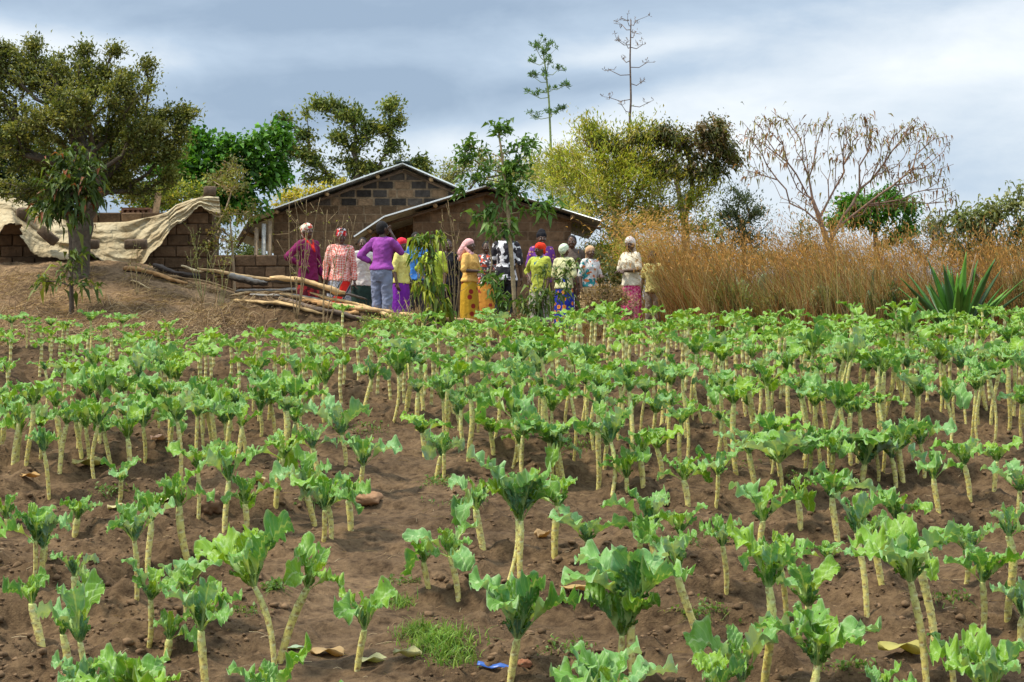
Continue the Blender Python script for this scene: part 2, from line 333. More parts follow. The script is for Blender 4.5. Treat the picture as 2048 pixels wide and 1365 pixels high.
# ---- cloth
def cloth(name, base, pat=None, c2=None, c3=None, sc_=30, rough=.85):
    m, nt, p, o = newmat(name); co = objco(nt); n = noise(nt, co, 7, 3)
    c = mix(nt, ramp(nt, n, [(.3, 0.0), (.7, 1.0)]), tuple(q*.82 for q in base), tuple(min(1, q*1.15) for q in base))
    if pat == 'check':
        mp = NN(nt, 'ShaderNodeMapping'); mp.inputs['Rotation'].default_value = (0, R(45), 0); nt.links.new(co, mp.inputs[0])
        ck = NN(nt, 'ShaderNodeTexChecker', Scale=sc_); nt.links.new(mp.outputs[0], ck.inputs[0]); c = mix(nt, ck.outputs[1], c, c2)
    elif pat == 'dots':
        vo = NN(nt, 'ShaderNodeTexVoronoi', Scale=sc_, Randomness=.35); nt.links.new(co, vo.inputs[0])
        c = mix(nt, ramp(nt, vo.outputs['Distance'], [(.30, 1.0), (.36, 0.0)]), c, c2)
        if c3: c = mix(nt, ramp(nt, vo.outputs['Distance'], [(.10, 1.0), (.16, 0.0)]), c, c3)
    elif pat == 'floral':
        vo = NN(nt, 'ShaderNodeTexVoronoi', Scale=sc_, Randomness=.6); nt.links.new(co, vo.inputs[0])
        w = mth(nt, 'ADD', vo.outputs['Distance'], mth(nt, 'MULTIPLY', noise(nt, co, sc_*5, 2), .25))
        c = mix(nt, ramp(nt, w, [(.43, 1.0), (.47, 0.0)]), c, c2)
        if c3: c = mix(nt, ramp(nt, w, [(.25, 1.0), (.29, 0.0)]), c, c3)
    elif pat == 'blotch':
        n2 = noise(nt, co, sc_, 2, .5); c = mix(nt, ramp(nt, n2, [(.52, 0.0), (.55, 1.0)]), c, c2)
        if c3: n3 = noise(nt, co, sc_*1.7, 1, .5); c = mix(nt, ramp(nt, n3, [(.60, 0.0), (.63, 1.0)]), c, c3)
    elif pat == 'stripe':
        wv = NN(nt, 'ShaderNodeTexWave', Scale=sc_, Distortion=.6); wv.bands_direction = 'Z'; nt.links.new(co, wv.inputs[0])
        c = mix(nt, ramp(nt, wv.outputs[0], [(.6, 0.0), (.75, 1.0)]), c, c2)
        if c3:
            vo = NN(nt, 'ShaderNodeTexVoronoi', Scale=7, Randomness=.5); nt.links.new(co, vo.inputs[0]); c = mix(nt, ramp(nt, vo.outputs['Distance'], [(.30, 1.0), (.34, 0.0)]), c, c3)
    elif pat == 'kanga':      # grey printed cloth with a wide red border and red teardrops
        sx = nt.nodes.new('ShaderNodeSeparateXYZ'); nt.links.new(co, sx.inputs[0])
        ck = NN(nt, 'ShaderNodeTexChecker', Scale=38); nt.links.new(co, ck.inputs[0]); c = mix(nt, ck.outputs[1], (.42, .42, .44), (.20, .21, .24))
        q = mth(nt, 'ABSOLUTE', mth(nt, 'SUBTRACT', mth(nt, 'ADD', mth(nt, 'MULTIPLY', sx.outputs[0], 1.9), .62), sx.outputs[2]))
        c = mix(nt, mth(nt, 'LESS_THAN', q, .13), c, (.72, .03, .02)); c = mix(nt, mth(nt, 'LESS_THAN', mth(nt, 'ABSOLUTE', mth(nt, 'SUBTRACT', q, .17)), .02), c, (.03, .03, .04))
        vo = NN(nt, 'ShaderNodeTexVoronoi', Scale=6, Randomness=.5); nt.links.new(co, vo.inputs[0]); c = mix(nt, ramp(nt, vo.outputs['Distance'], [(.22, 1.0), (.26, 0.0)]), c, (.72, .04, .02))
        z = mth(nt, 'GREATER_THAN', sx.outputs[2], .86); c = mix(nt, z, c, (.72, .04, .02))
    nt.links.new(c, p.inputs['Base Color']); p.inputs['Roughness'].default_value = rough; p.inputs['Specular IOR Level'].default_value = .2
    bump(nt, noise(nt, co, 14, 3), p, .5, .03); return m
M_skin = colmat('skin', (.085, .043, .026), .12, 10, .48, 0, spec=.5)
M_hair = colmat('hair', (.012, .010, .010), .3, 60, .8, .6, .01, 80)
M_eye = colmat('eye_white', (.6, .58, .52), .05, 10, .3, 0)
M_iris = colmat('iris', (.01, .007, .005), .05, 10, .2, 0)
M_shoe = colmat('sandal', (.05, .04, .035), .2, 10, .7, 0)

# ------------------------------------------------------------------ ground
def gridaxis(lo, hi, fine, g=1.09, far=900):
    a = list(np.arange(lo, hi, fine)); s = fine; x = a[-1]
    while x < far: s *= g; x += s; a.append(x)
    b = []; s = fine; x = a[0]
    while x > -far: s *= g; x -= s; b.append(x)
    return np.array(b[::-1]+a)
xs = gridaxis(-8.6, 8.6, .042)
ys = np.concatenate([np.linspace(-60, 6.2, 30)[:-1], np.arange(6.2, 15, .036), np.arange(15, 32, .06)])
t = []; s = .06; y = ys[-1]
while y < 2500: s *= 1.08; y += s; t.append(y)
ys = np.concatenate([ys, t]); X, Y = np.meshgrid(xs, ys); Z = gz(X, Y)
nx, ny = len(xs), len(ys); idx = np.arange(nx*ny).reshape(ny, nx)
Fq = np.stack([idx[:-1, :-1].ravel(), idx[:-1, 1:].ravel(), idx[1:, 1:].ravel(), idx[1:, :-1].ravel()], 1)
soilc = np.array([.122, .081, .045]); bank = np.array([.235, .160, .092]); far = np.array([.16, .12, .06])
m1 = (sstep(25, 27, Y)*(.6+.4*fbm(X*1.5, Y*1.5, 3, 3)))[..., None]; m2 = sstep(32, 45, Y)[..., None]
pathm = (np.exp(-((X+.95-(Y-13)*.02)/.75)**2)*(1-sstep(16, 18, Y)))[..., None]
moist = (fbm(X*.9, Y*1.3, 4, 5))[..., None]
Cc = soilc*(.75+.5*moist); Cc = Cc*(1-.35*pathm)+np.array([.17, .115, .07])*.35*pathm
Cc = Cc*(1-m1)+bank*m1; Cc = Cc*(1-m2)+far*m2
g = MB(); g.add(np.stack([X, Y, Z], -1).reshape(-1, 3), Fq, Cc.reshape(-1, 3)); tag(g.build('ground', M_soil), kind='structure')
# ------------------------------------------------------------------ houses
def interp_line(pts, x):      # px profile -> py at px
    return float(np.interp(x, [p[0] for p in pts], [p[1] for p in pts]))
M_edge = colmat('sky_glint_edge', None, .15, 4, .35, 0, spec=.6)  # for the added roof edge strips, whose pale colour imitates reflected sky
def house(name, label, D, prof, wall, hid, dark_z, group, depth=6.0, over=.45, dark_seg=()):
    """prof: roof edge in photo px at distance D-over ; wall: (x0,x1) px at D"""
    root = thing(name, label, 'house', (0, D, 0), 0, group)
    k = D/F; ko = (D-over)/F
    roofp = [((a-1024)*ko, CZ+(682.5-b)*ko) for a, b in prof]
    x0, x1 = [(a-1024)*k for a in wall]; zb = float(gbase((x0+x1)/2, D))-.25
    rx = [a for a, _ in roofp]; rz = [b for _, b in roofp]
    def top(x): return float(np.interp(x, rx, rz))-.085
    # mortar slab of the gable
    xs_ = sorted(set([x0, x1]+[a for a in rx if x0 < a < x1]))
    mb = MB(); col = (.20, .14, .085)
    n = len(xs_)
    V = [(x, .02, zb) for x in xs_]+[(x, .02, top(x)) for x in xs_]+[(x, .22, zb) for x in xs_]+[(x, .22, top(x)) for x in xs_]
    Fs = []
    for i in range(n-1): Fs += [(i, i+1, n+i+1, n+i), (2*n+i+1, 2*n+i, 3*n+i, 3*n+i+1), (n+i, n+i+1, 3*n+i+1, 3*n+i)]
    Fs += [(0, n, 3*n, 2*n), (n-1, 3*n-1, 4*n-1, 2*n-1)]
    mb.add(V, Fs, np.where(np.array(V)[:, 2:3] > dark_z, np.array([[.30, .22, .14]]), np.array([col])))
    ztop = top((x0+x1)/2) if True else 0
    for sx_, xe in ((-1, x0), (1, x1)):
        ze = top(xe)
        mb.box((xe-sx_*.1, depth/2+.1, (zb+ze)/2), (.2, depth-.3, ze-zb-.02), col=(.20, .145, .095))
    xm = (x0+x1)/2; mb.box((xm, depth, (zb+top(x0))/2), (x1-x0-.45, .2, top(x0)-zb-.1), col=(.2, .145, .095))
    mb.build('wall', M_block, root, smooth=False)
    # blocks, one by one, standing a little proud of the mortar
    bb = MB(); zc = zb; row = 0
    while zc < max(rz):
        hh = .205; gp = .014 if zc <= dark_z else .026; off = (row % 2)*.2; x = x0-off+.0
        while x < x1:
            w = .40+rs.normal(0, .008)
            if rs.rand() < .12: w *= .55
            a, b = max(x+gp, x0+.004), min(x+w-gp, x1-.004); x += w
            if b-a < .05: continue
            z1 = zc+hh-gp*1.7; za, zb_ = min(z1, top(a)-.02), min(z1, top(b)-.02)
            if max(za, zb_) < zc+.03: continue
            za = max(za, zc+.004); zb_ = max(zb_, zc+.004)
            r = rs.rand()
            if zc > dark_z:
                c = np.array([.030, .026, .023])*(1+rs.rand()*1.3) if r < .58 else (np.array([.085, .07, .058])*(.8+.4*rs.rand()) if r < .82 else np.array([.22, .145, .085])*(.8+.3*rs.rand()))
            else: c = np.array([.165, .105, .060])*(.6+.65*rs.rand())
            y = -.006-.012*rs.rand() if zc > dark_z else .004+.01*rs.rand()
            V = [(a, y, zc), (b, y, zc), (b, y, zb_), (a, y, za), (a, .1, zc), (b, .1, zc), (b, .1, zb_), (a, .1, za)]
            bb.add(V, [(0, 1, 2, 3), (3, 2, 6, 7), (1, 5, 6, 2), (4, 0, 3, 7), (0, 4, 5, 1)], c)
        zc += hh; row += 1
    bb.build('block_courses', M_block, root, smooth=False)
    # corrugated roof sheets
    def sheet(pa, pb, nm, droop=0):
        mb = MB(); nxs = 160; L_ = depth+over+.4; amp = .014
        ln = math.hypot(pb[0]-pa[0], pb[1]-pa[1]); nrm = np.array([-(pb[1]-pa[1])/ln, 0, (pb[0]-pa[0])/ln])
        if nrm[2] < 0: nrm = -nrm
        ys_ = np.linspace(-over, -over+L_, nxs); top_, bot = [], []
        for j, t in enumerate((0, .5, 1.0)):
            for yy in ys_:
                q = np.array([pa[0]+(pb[0]-pa[0])*t, yy, pa[1]+(pb[1]-pa[1])*t])+nrm*(amp*math.sin((yy)*2*math.pi/.15)+.0)
                top_.append(q+nrm*.010); bot.append(q-nrm*.010)
        V = np.array(top_+bot); i = np.arange(nxs-1); N = 3*nxs; Fs = []
        for j in range(2):
            Fs.append(np.stack([j*nxs+i, j*nxs+i+1, (j+1)*nxs+i+1, (j+1)*nxs+i], 1)); Fs.append(np.stack([N+(j+1)*nxs+i, N+(j+1)*nxs+i+1, N+j*nxs+i+1, N+j*nxs+i], 1))
        for j in (0, 2): Fs.append(np.stack([j*nxs+i, N+j*nxs+i, N+j*nxs+i+1, j*nxs+i+1], 1))
        Fs.append(np.array([(j*nxs+e, (j+1)*nxs+e, N+(j+1)*nxs+e, N+j*nxs+e) for j in range(2) for e in (0, nxs-1)]))
        mb.add(V, np.concatenate(Fs), (.6, .6, .6)); return mb.build(nm, M_roof, root)
    pk = min(range(len(rz)), key=lambda i: -rz[i])
    for i in range(len(roofp)-1):
        sheet(roofp[i], roofp[i+1], 'roof_sheet')
    # ridge cap; the gable edge strip with sky glint painted in follows below
    mb = MB(); mb.box((rx[pk], (depth-.1)/2-over/2, rz[pk]+.03), (.34, depth+over+.1, .02), col=(.03, .05, .04)); 
    mb.build('ridge_cap', M_gen, root)
    # round poles carrying the sheets, their ends showing under the edge
    for i in range(len(roofp)-1):
        (ax, az), (bx, bz) = roofp[i], roofp[i+1]; ln = math.hypot(bx-ax, bz-az); k_ = max(1, int(ln/1.25))
        for j in range(k_):
            t = (j+.5)/k_; mb = MB(); xx = ax+(bx-ax)*t; zz = az+(bz-az)*t-.085
            mb.tube([(xx, -over+.07, zz), (xx, .5, zz), (xx, depth, zz)], [.048, .05, .05], 8, (.30, .20, .10)); mb.build('purlin', M_wood, root)
    for i in range(len(roofp)-1):      # added pale strip along the gable edge, sky reflection put into its colour
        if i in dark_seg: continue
        (ax, az), (bx, bz) = roofp[i], roofp[i+1]; ln = math.hypot(bx-ax, bz-az); mb = MB(); mb.box((0, 0, 0), (ln, .03, .026), (0, -math.atan2(bz-az, bx-ax), 0), (.88, .93, .92)); mb.build('roof_edge_glint', M_edge, root, smooth=False, loc=((ax+bx)/2, -over-.02, (az+bz)/2))
    mb = MB()     # sloping rafter poles under the front edge
    for i in range(len(roofp)-1):
        (ax, az), (bx, bz) = roofp[i], roofp[i+1]
        mb.tube([(ax, -over+.28, az-.15), (bx, -over+.28, bz-.15)], [.035, .035], 6, (.10, .065, .04))
    mb.build('rafter', M_wood, root)
    return root, k, zb
hb, k, zb = house('block_house', 'farmhouse with charcoal blocks in its gable, behind the other house', 41.5,
    [(472, 480), (500, 434), (805, 327), (1030, 424), (1100, 480)], (547, 1060), 0, CZ+(682.5-424)*41.5/F, 'farm houses')
for px in (512, 527, 539):      # posts of the open lean-to on the left
    p = (px-1024)/F*41.3; m_ = MB(); zt = CZ+(682.5-(462-(px-500)*.5))/F*41.3
    m_.tube([(p, -.25, zb), (p+.02, -.25, zt)], [.06, .055], 8, (.30, .22, .14) if px != 527 else (.45, .44, .40)); m_.build('veranda_post', M_wood, hb)
house('block_house', 'lower farmhouse of plain brown blocks, its open gable behind the standing women', 38.0,
    [(708, 474), (768, 434), (972, 372), (1203, 443)], (826, 1142), 0, 99, 'farm houses', depth=5.5, dark_seg=(2,))

# ------------------------------------------------------------------ block walls on the bank
def blockbox(mb, x, y, z, w, h, d, col=None, rot=None, soft=.012):
    """a worn block: box with rounded, uneven edges"""
    col = col if col is not None else np.array([.155, .10, .058])*(.65+.6*rs.rand())
    n = 4; u = np.linspace(-1, 1, n); V = []; 
    base = MB(); r = soft
    prof = [(-1, .0), (-1+2*r/h, 1), (1-2*r/h, 1), (1, .0)]
    rings = []
    for zz, f in prof:
        sh = 0 if f else r
        hw, hd = w/2-sh, d/2-sh; c = r*1.0
        pts = [(-hw+c, -hd), (hw-c, -hd), (hw, -hd+c), (hw, hd-c), (hw-c, hd), (-hw+c, hd), (-hw, hd-c), (-hw, -hd+c)]
        rings.append(np.array([(a, b, zz*h/2) for a, b in pts]))
    rings = [q+rs.normal(0, .0035, q.shape) for q in rings]
    if rot is not None: rings = [q@np.array(Euler(rot).to_matrix()).T for q in rings]
    mb.loft([q+np.array([x, y, z]) for q in rings], col)
def wallrows(name, label, D, rows, group=None, zoff=0):
    root = thing(name, label, 'wall', ((rows[0][0]+rows[0][1]-2048)/2/F*D, D, float(gbase((rows[0][0]+rows[0][1]-2048)/2/F*D, D))), 0, group)
    bl = MB(); mo = MB(); ox, oy, oz = root.location
    for i, (a, b, yb, yt) in enumerate(rows):
        xa, xb = (a-1024)/F*D, (b-1024)/F*D; z0, z1 = CZ+(682.5-yb)/F*D, CZ+(682.5-yt)/F*D
        mo.box(((xa+xb)/2-ox, .015, (z0+z1)/2-oz), (xb-xa-.03, .15, z1-z0), col=(.12, .08, .05))
        x = xa-(i % 2)*.2
        while x < xb-.02:
            w = .40+rs.normal(0, .012); p, q = max(x, xa), min(x+w, xb); x += w
            if q-p < .06: continue
            blockbox(bl, (p+q)/2-ox, rs.normal(0, .006), (z0+z1)/2-oz, q-p-.018, z1-z0-.018, .2)
    mo.build('mortar', M_block, root, smooth=False); bl.build('block_courses', M_block, root, smooth=False); return root
rows = []
for i in range(9):
    yb = 560-22.3*i
    if i < 6: rows.append((-60, 428, yb+.0, yb-22.3))
    elif i == 6: rows.append((385, 429, yb, yb-22.3))
    else: pass
rows = [(-60, 428, 582.5, 560)]+rows
rows.append((406, 428, rows[-1][3], rows[-1][3]-14))
wallrows('block_wall', 'unfinished stepped wall of brown blocks under the pale tarpaulin', 31.2, rows, 'block walls on the bank')
wallrows('block_wall', 'low two-course block wall behind the woman in the maroon jacket', 32.2, [(424, 700, 621, 599), (424, 700, 599, 577), (424, 640, 577, 556), (424, 640, 556, 533.5), (428, 636, 533.5, 511)], 'block walls on the bank')

# tarpaulin: hangs over the wall and spreads down the bank
top = [(-90, 350), (0, 386), (45, 402), (95, 428), (140, 440), (190, 443), (250, 441), (300, 432), (335, 424), (352, 410), (380, 400), (415, 391), (438, 394)]
bot = [(-90, 470), (-10, 478), (10, 452), (30, 447), (40, 470), (62, 505), (120, 521), (185, 512), (240, 534), (280, 536), (312, 498), (350, 452), (388, 424), (400, 414), (442, 436)]
S = 150; Tn = 46
def res(pts, n):
    p = np.array(pts, float); d = np.concatenate([[0], np.cumsum(np.hypot(*np.diff(p, axis=0).T))]); d /= d[-1]; s = np.linspace(0, 1, n)
    return np.stack([np.interp(s, d, p[:, 0]), np.interp(s, d, p[:, 1])], 1), s
A, s_ = res(top, S); B, _ = res(bot, S)
B[:, 1] += (rs.rand(S)-.5)*3+3*np.sin(s_*60)
V = []
for j in range(Tn):
    t = j/(Tn-1); Q = A*(1-t)+B*t
    sag = np.sin(math.pi*t)*np.where(s_ < .72, 3, 1)
    base = 31.02-.85*t*np.clip(1.15-s_, .12, 1)*np.where(s_ < .8, 1, .4)
    fold = .042*np.sin(t*16+s_*22+3*fbm(s_*8, np.full(S, t*3), 3, 2))*np.sin(math.pi*min(1, t*1.1+.05))+.13*(fbm(s_*14, np.full(S, t*6), 3, 3)-.5)
    ridge = .06*(1-np.abs(2*fbm(s_*9+5, np.full(S, t*3+s_*2), 2, 4)-1))**4
    d = base-np.abs(fold)*.8-ridge
    d = np.where((j < 2), 31.15+(2-j)*.05, d)
    V.append(np.stack([(Q[:, 0]-1024)/F*d, d, CZ+(682.5-(Q[:, 1]+sag))/F*d], 1))
V = np.concatenate(V); i = np.arange(Tn*S).reshape(Tn, S)
Fq = np.stack([i[:-1, :-1].ravel(), i[1:, :-1].ravel(), i[1:, 1:].ravel(), i[:-1, 1:].ravel()], 1)
keep = np.ones(len(Fq), bool); cen = V[Fq].mean(1); cpx = cen[:, 0]/cen[:, 1]*F+1024; cpy = 682.5-(cen[:, 2]-CZ)/cen[:, 1]*F
keep &= ~((np.abs(cpx-26+3*np.sin(cpy*.4)) < 17) & (cpy > 449))      # the torn opening showing the wall
mb = MB(); mb.add(V, Fq[keep], (1, 1, 1)); tp = mb.build('tarpaulin', M_tarp)
mo = tp.modifiers.new('s', 'SOLIDIFY'); mo.thickness = .006
tag(tp, 'pale cream tarpaulin sheet draped over the block wall on the bank', 'tarpaulin')
for (px, py, d, rot, lab, wh) in [
        (45, 430, 30.72, (.2, .1, 1.3), 'block set upright on the tarpaulin above its torn opening', (.2, .3)),
        (96, 472, 30.35, (.1, .72, .2), 'block lying slanted on the tarpaulin left of the thick tree trunk', None),
        (176, 488, 30.35, (.1, .05, .1), 'block half hidden behind the thick tree trunk', None),
        (272, 489, 30.40, (.1, 0, 0), 'block lying level on the tarpaulin right of the tree trunk', None),
        (420, 383, 31.15, (0, 0, .2), 'block weighing down the highest corner of the tarpaulin', (.22, .17))]:
    mb = MB(); w, h = wh if wh else (.38, .17)
    if px == 45: w, h, rot = .19, .24, (.2, .1, .1)
    blockbox(mb, 0, 0, 0, w, h, .19, np.array([.13, .094, .065]), rot, .02); o = mb.build('loose_block', M_block, smooth=True, loc=P(px, py, d)); tag(o, lab, 'block', 'loose blocks holding the tarpaulin')
# crate frame and board beyond the tarpaulin
r0 = thing('wooden_crate', 'dark slatted wooden crate showing above the tarpaulin', 'crate', P(274, 450, 33.2))
for nm, bxs in (('frame', [((0, 0, .30), (.56, .3, .05)), ((0, 0, -.3), (.56, .3, .05)), ((-.26, 0, 0), (.05, .3, .55)), ((.26, 0, 0), (.05, .3, .55))]),
                ('slats', [((-.15+.1*q, -.12, 0), (.05, .025, .55)) for q in range(4)]+[((-.15+.1*q, .12, 0), (.05, .025, .55)) for q in range(4)])):
    mb = MB(); [mb.box(c, d, col=(.20, .10, .055), jit=.004) for c, d in bxs]; mb.build(nm, M_wood, r0, smooth=False)
mb = MB(); a = P(303, 432, 32.6); b = P(312, 398, 32.5)
mb.box((0, 0, 0), (.10, .03, 1.6), (0, .12, .1), (.42, .28, .15), jit=.01); tag(mb.build('board', M_wood, smooth=False, loc=P(306, 470, 32.6)), 'upright light board sticking up behind the tarpaulin', 'board')

# ------------------------------------------------------------------ timber lying on the bank
def log(pts, r, col, label, bark=True, flat=.55, cat='log', name='split_log'):
    DMX = 25.75 if pts[-1][0] > 640 else 29.5
    Q = np.array([tuple((lambda g: (g if g.y <= DMX else P(p[0], p[1]+4, DMX)))(G(p[0], p[1]+4))+Vector((0, 0, r*.7))) for p in pts]); n = 16; s = np.linspace(0, 1, len(Q)); t = np.linspace(0, 1, n)
    C_ = np.stack([np.interp(t, s, Q[:, i]) for i in range(3)], 1)
    C_ += np.stack([np.zeros(n), np.zeros(n), .012*np.sin(t*7+rs.rand()*6)+rs.normal(0, .003, n)], 1)
    o0 = C_.mean(0); rad = r*(1+.12*np.sin(t*5+rs.rand()*5)+rs.normal(0, .05, n)); rad[0] *= .55; rad[-1] *= .45; rad[1] *= .85; rad[-2] *= .8
    mb = MB(); mb.tube(C_-o0, rad, 9, np.array(col), flat=flat)
    v = mb.v[0]; v += rs.normal(0, r*.09, v.shape)
    if bark:
        mb.tube(C_-o0+np.array([0, .02, -r*.4]), rad*.92, 9, np.array([.06, .045, .035]), flat=flat)
    return tag(mb.build(name, M_wood, loc=tuple(o0)), label, cat, 'timber lying on the bank')
LT = (.50, .33, .155); GY = (.27, .25, .22); OR = (.40, .22, .085); DK = (.07, .055, .045)
log([(248, 538, 29.3), (310, 550, 28.9), (375, 570, 28.4)], .075, OR, 'orange split timber, leftmost on the bank, just right of the tarpaulin')
log([(306, 533, 29.6), (345, 545, 29.4), (400, 556, 29.2)], .07, DK, 'dark charred log end beside the stepped block wall')
log([(362, 533, 29.0), (410, 545, 28.7)], .045, (.60, .47, .27), 'short pale stick lying at the foot of the stepped wall', False)
log([(395, 540, 28.8), (480, 553, 28.4), (560, 560, 28), (640, 575, 27.5)], .06, LT, 'long yellowish plank along the upper side of the timber heap')
log([(455, 556, 28.3), (500, 562, 28.1), (535, 570, 27.9)], .085, GY, 'grey weathered log on the upper left of the timber heap')
log([(470, 585, 27.5), (560, 580, 27.3), (640, 577, 27.1)], .055, GY, 'smooth grey log in the middle of the timber heap')
log([(462, 593, 27.3), (500, 583, 27.2), (570, 585, 27.1)], .045, (.46, .31, .15), 'forked light branch in front of the grey log', False)
log([(540, 561, 27.0), (600, 566, 26.8), (645, 576, 26.7), (690, 592, 26.5)], .085, LT, 'broad yellow plank lying before the maroon and the checked women')
log([(560, 592, 26.6), (640, 606, 26.3), (740, 625, 25.9), (790, 632, 25.8)], .075, LT, 'long pale split log under the checked woman and the purple shirt')
log([(600, 600, 26.6), (660, 612, 26.4)], .05, OR, 'short orange stick beneath the long pale split log', False)
log([(636, 612, 26.1), (690, 628, 25.9), (718, 632, 25.8)], .07, OR, 'orange brown split log below the long pale one')
log([(655, 575, 26.3), (690, 585, 26.1), (735, 600, 25.9)], .03, DK, 'thin dark pole leaning across the red and grey wrap skirt', False)
log([(560, 598, 26.5), (650, 624, 26.0), (740, 646, 25.5)], .06, (.15, .11, .08), 'dark barked log along the lower edge of the timber heap')
log([(800, 632, 25.8), (880, 640, 25.7), (955, 648, 25.6)], .065, LT, 'pale log at the feet of the woman in the pink headscarf')
log([(748, 640, 25.8), (820, 645, 25.7)], .045, OR, 'brown stick below the purple skirt', False)
log([(645, 650, 25.3), (700, 672, 25.0)], .03, (.55, .40, .22), 'thin pale stick on the earth at the foot of the bank', False)
log([(470, 600, 27), (560, 612, 26.5), (650, 630, 26)], .05, (.44, .30, .14), 'light brown pole under the forked branch, running down the heap', True)
log([(500, 588, 27), (590, 592, 26.6), (668, 606, 26.3)], .04, GY, 'thin grey pole crossing beneath the broad yellow plank', False)
log([(620, 585, 26.3), (720, 612, 25.9), (800, 640, 25.8)], .045, (.52, .36, .17), 'thin pale plank over the dark pole, pointing to the violet skirt', False)
log([(330, 548, 29), (420, 566, 28), (500, 590, 27)], .04, (.34, .22, .11), 'long thin brown pole below the pale stick on the bank', False)
log([(262, 560, 28.6), (300, 575, 28.2)], .02, (.5, .38, .2), 'thin straw coloured stick on the bare bank', False)

# ------------------------------------------------------------------ stones and scraps lying in the field
def stone(px, py, w, h, col, label, name='stone', cat='stone', group='stones in the field'):
    g_ = G(px, py); sc_ = g_.y/F; mb = MB(); mb.ell((0, 0, h*sc_*.3), (w*sc_/2, w*sc_*.36, h*sc_*.62), 26, 18, col=col, noise=.55, seed=px % 7)
    return tag(mb.build(name, M_rock, loc=tuple(g_)), label, cat, group)
stone(736, 1006, 56, 22, (.30, .17, .09), 'flat reddish brown stone beside the bare path')
stone(424, 1026, 46, 34, (.17, .10, .055), 'round brown stone among stems left of the path')
stone(1049, 1336, 28, 16, (.30, .13, .07), 'small brick red stone chip beside the blue strip')
stone(722, 1012, 20, 22, (.16, .10, .06), 'small brown stone next to the flat reddish one')
g_ = G(988, 1342); mb = MB()
n = 10; t = np.linspace(-1, 1, n); Vv = []
for yy in (-.019, .019):
    for q in t: Vv.append((q*.088, yy, .006*math.sin(q*5)+.02+(-.006 if abs(q) < .15 else 0)))
Vv = np.array(Vv); Vb = Vv-np.array([0, 0, .003]); Fs = []
for i in range(n-1): Fs += [(i, i+1, n+i+1, n+i), (3*n+i, 3*n+i+1, 2*n+i+1, 2*n+i), (i, 2*n+i, 2*n+i+1, i+1), (n+i+1, 3*n+i+1, 3*n+i, n+i)]
Fs += [(0, n, 3*n, 2*n), (n-1, 3*n-1, 4*n-1, 2*n-1)]
mb.add(np.concatenate([Vv, Vb]), Fs, (.025, .09, .38)); o = mb.build('plastic_strip', colmat('blue_plastic', (.03, .11, .42), .1, 20, .35, 0, spec=.5), loc=(g_.x, g_.y, g_.z+.012)); o.rotation_euler = (.35, .06, -.12)
tag(o, 'bent blue plastic strip lying on the soil by a kale stem', 'plastic strip')
def dryleaf(px, py, w, col, label, rz=0.3, curl=.5):
    g_ = G(px, py); s = w*g_.y/F; mb = MB(); nu, nv = 12, 9; V = []
    for i in range(nu):
        u = i/(nu-1); wd = .34*math.sin(math.pi*(u*.92+.04))**.7*(1+.15*math.sin(i*2.3+px))
        for j in range(nv):
            v = j/(nv-1)*2-1; V.append(((u-.5), v*wd, .08+curl*.18*v*v+.045*math.sin(i*.8+j*.6+px)+.05*math.sin(u*7+v*3)))
    V = np.array(V)*s; i = np.arange(nu*nv).reshape(nu, nv); mb.add(V, np.stack([i[:-1, :-1].ravel(), i[1:, :-1].ravel(), i[1:, 1:].ravel(), i[:-1, 1:].ravel()], 1), col)
    o = mb.build('fallen_leaf', M_dry, loc=tuple(g_)); o.rotation_euler = (0, 0, rz); md = o.modifiers.new('s', 'SOLIDIFY'); md.thickness = .002
    tag(o, label, 'leaf', 'dead leaves on the soil')
dryleaf(1085, 1076, 44, (.50, .34, .17), 'crumpled tan dead leaf beside a ridge of dark clods', 1.1, 1.2)
dryleaf(518, 966, 38, (.55, .50, .25), 'pale yellow fallen leaf just left of the path', .2)
dryleaf(316, 886, 32, (.62, .42, .32), 'pinkish dead leaf on bare soil in the left of the field', .8, 1)
dryleaf(345, 888, 24, (.42, .50, .34), 'small grey green fallen leaf next to the pinkish one', .3)
dryleaf(60, 962, 40, (.52, .33, .13), 'brown dead leaf near the left edge of the field', .1)
dryleaf(180, 934, 70, (.48, .44, .18), 'long withered yellowish leaf hanging over the soil', .2)
dryleaf(330, 1008, 44, (.58, .58, .36), 'pale cream fallen leaf under bluish kale', 2.6)
dryleaf(235, 1020, 40, (.55, .50, .26), 'narrow straw coloured fallen leaf by a single stem', .5)
dryleaf(1805, 1308, 95, (.46, .42, .13), 'large yellow dead leaf near the lower right corner', -.4)
dryleaf(745, 1328, 62, (.50, .50, .27), 'pale dead leaf left of the grass tuft', .1)
dryleaf(815, 1318, 58, (.46, .44, .22), 'curled olive dead leaf below the grass tuft', -.3, 1)
dryleaf(1150, 1190, 60, (.52, .36, .15), 'orange brown dead leaf behind the biggest kale crown', -.3)
dryleaf(590, 1300, 36, (.40, .52, .36), 'green torn leaf lying between the two forked stems', .1)
dryleaf(655, 1312, 70, (.48, .34, .17), 'thin brown withered leaf right of the forked stems', -.25)
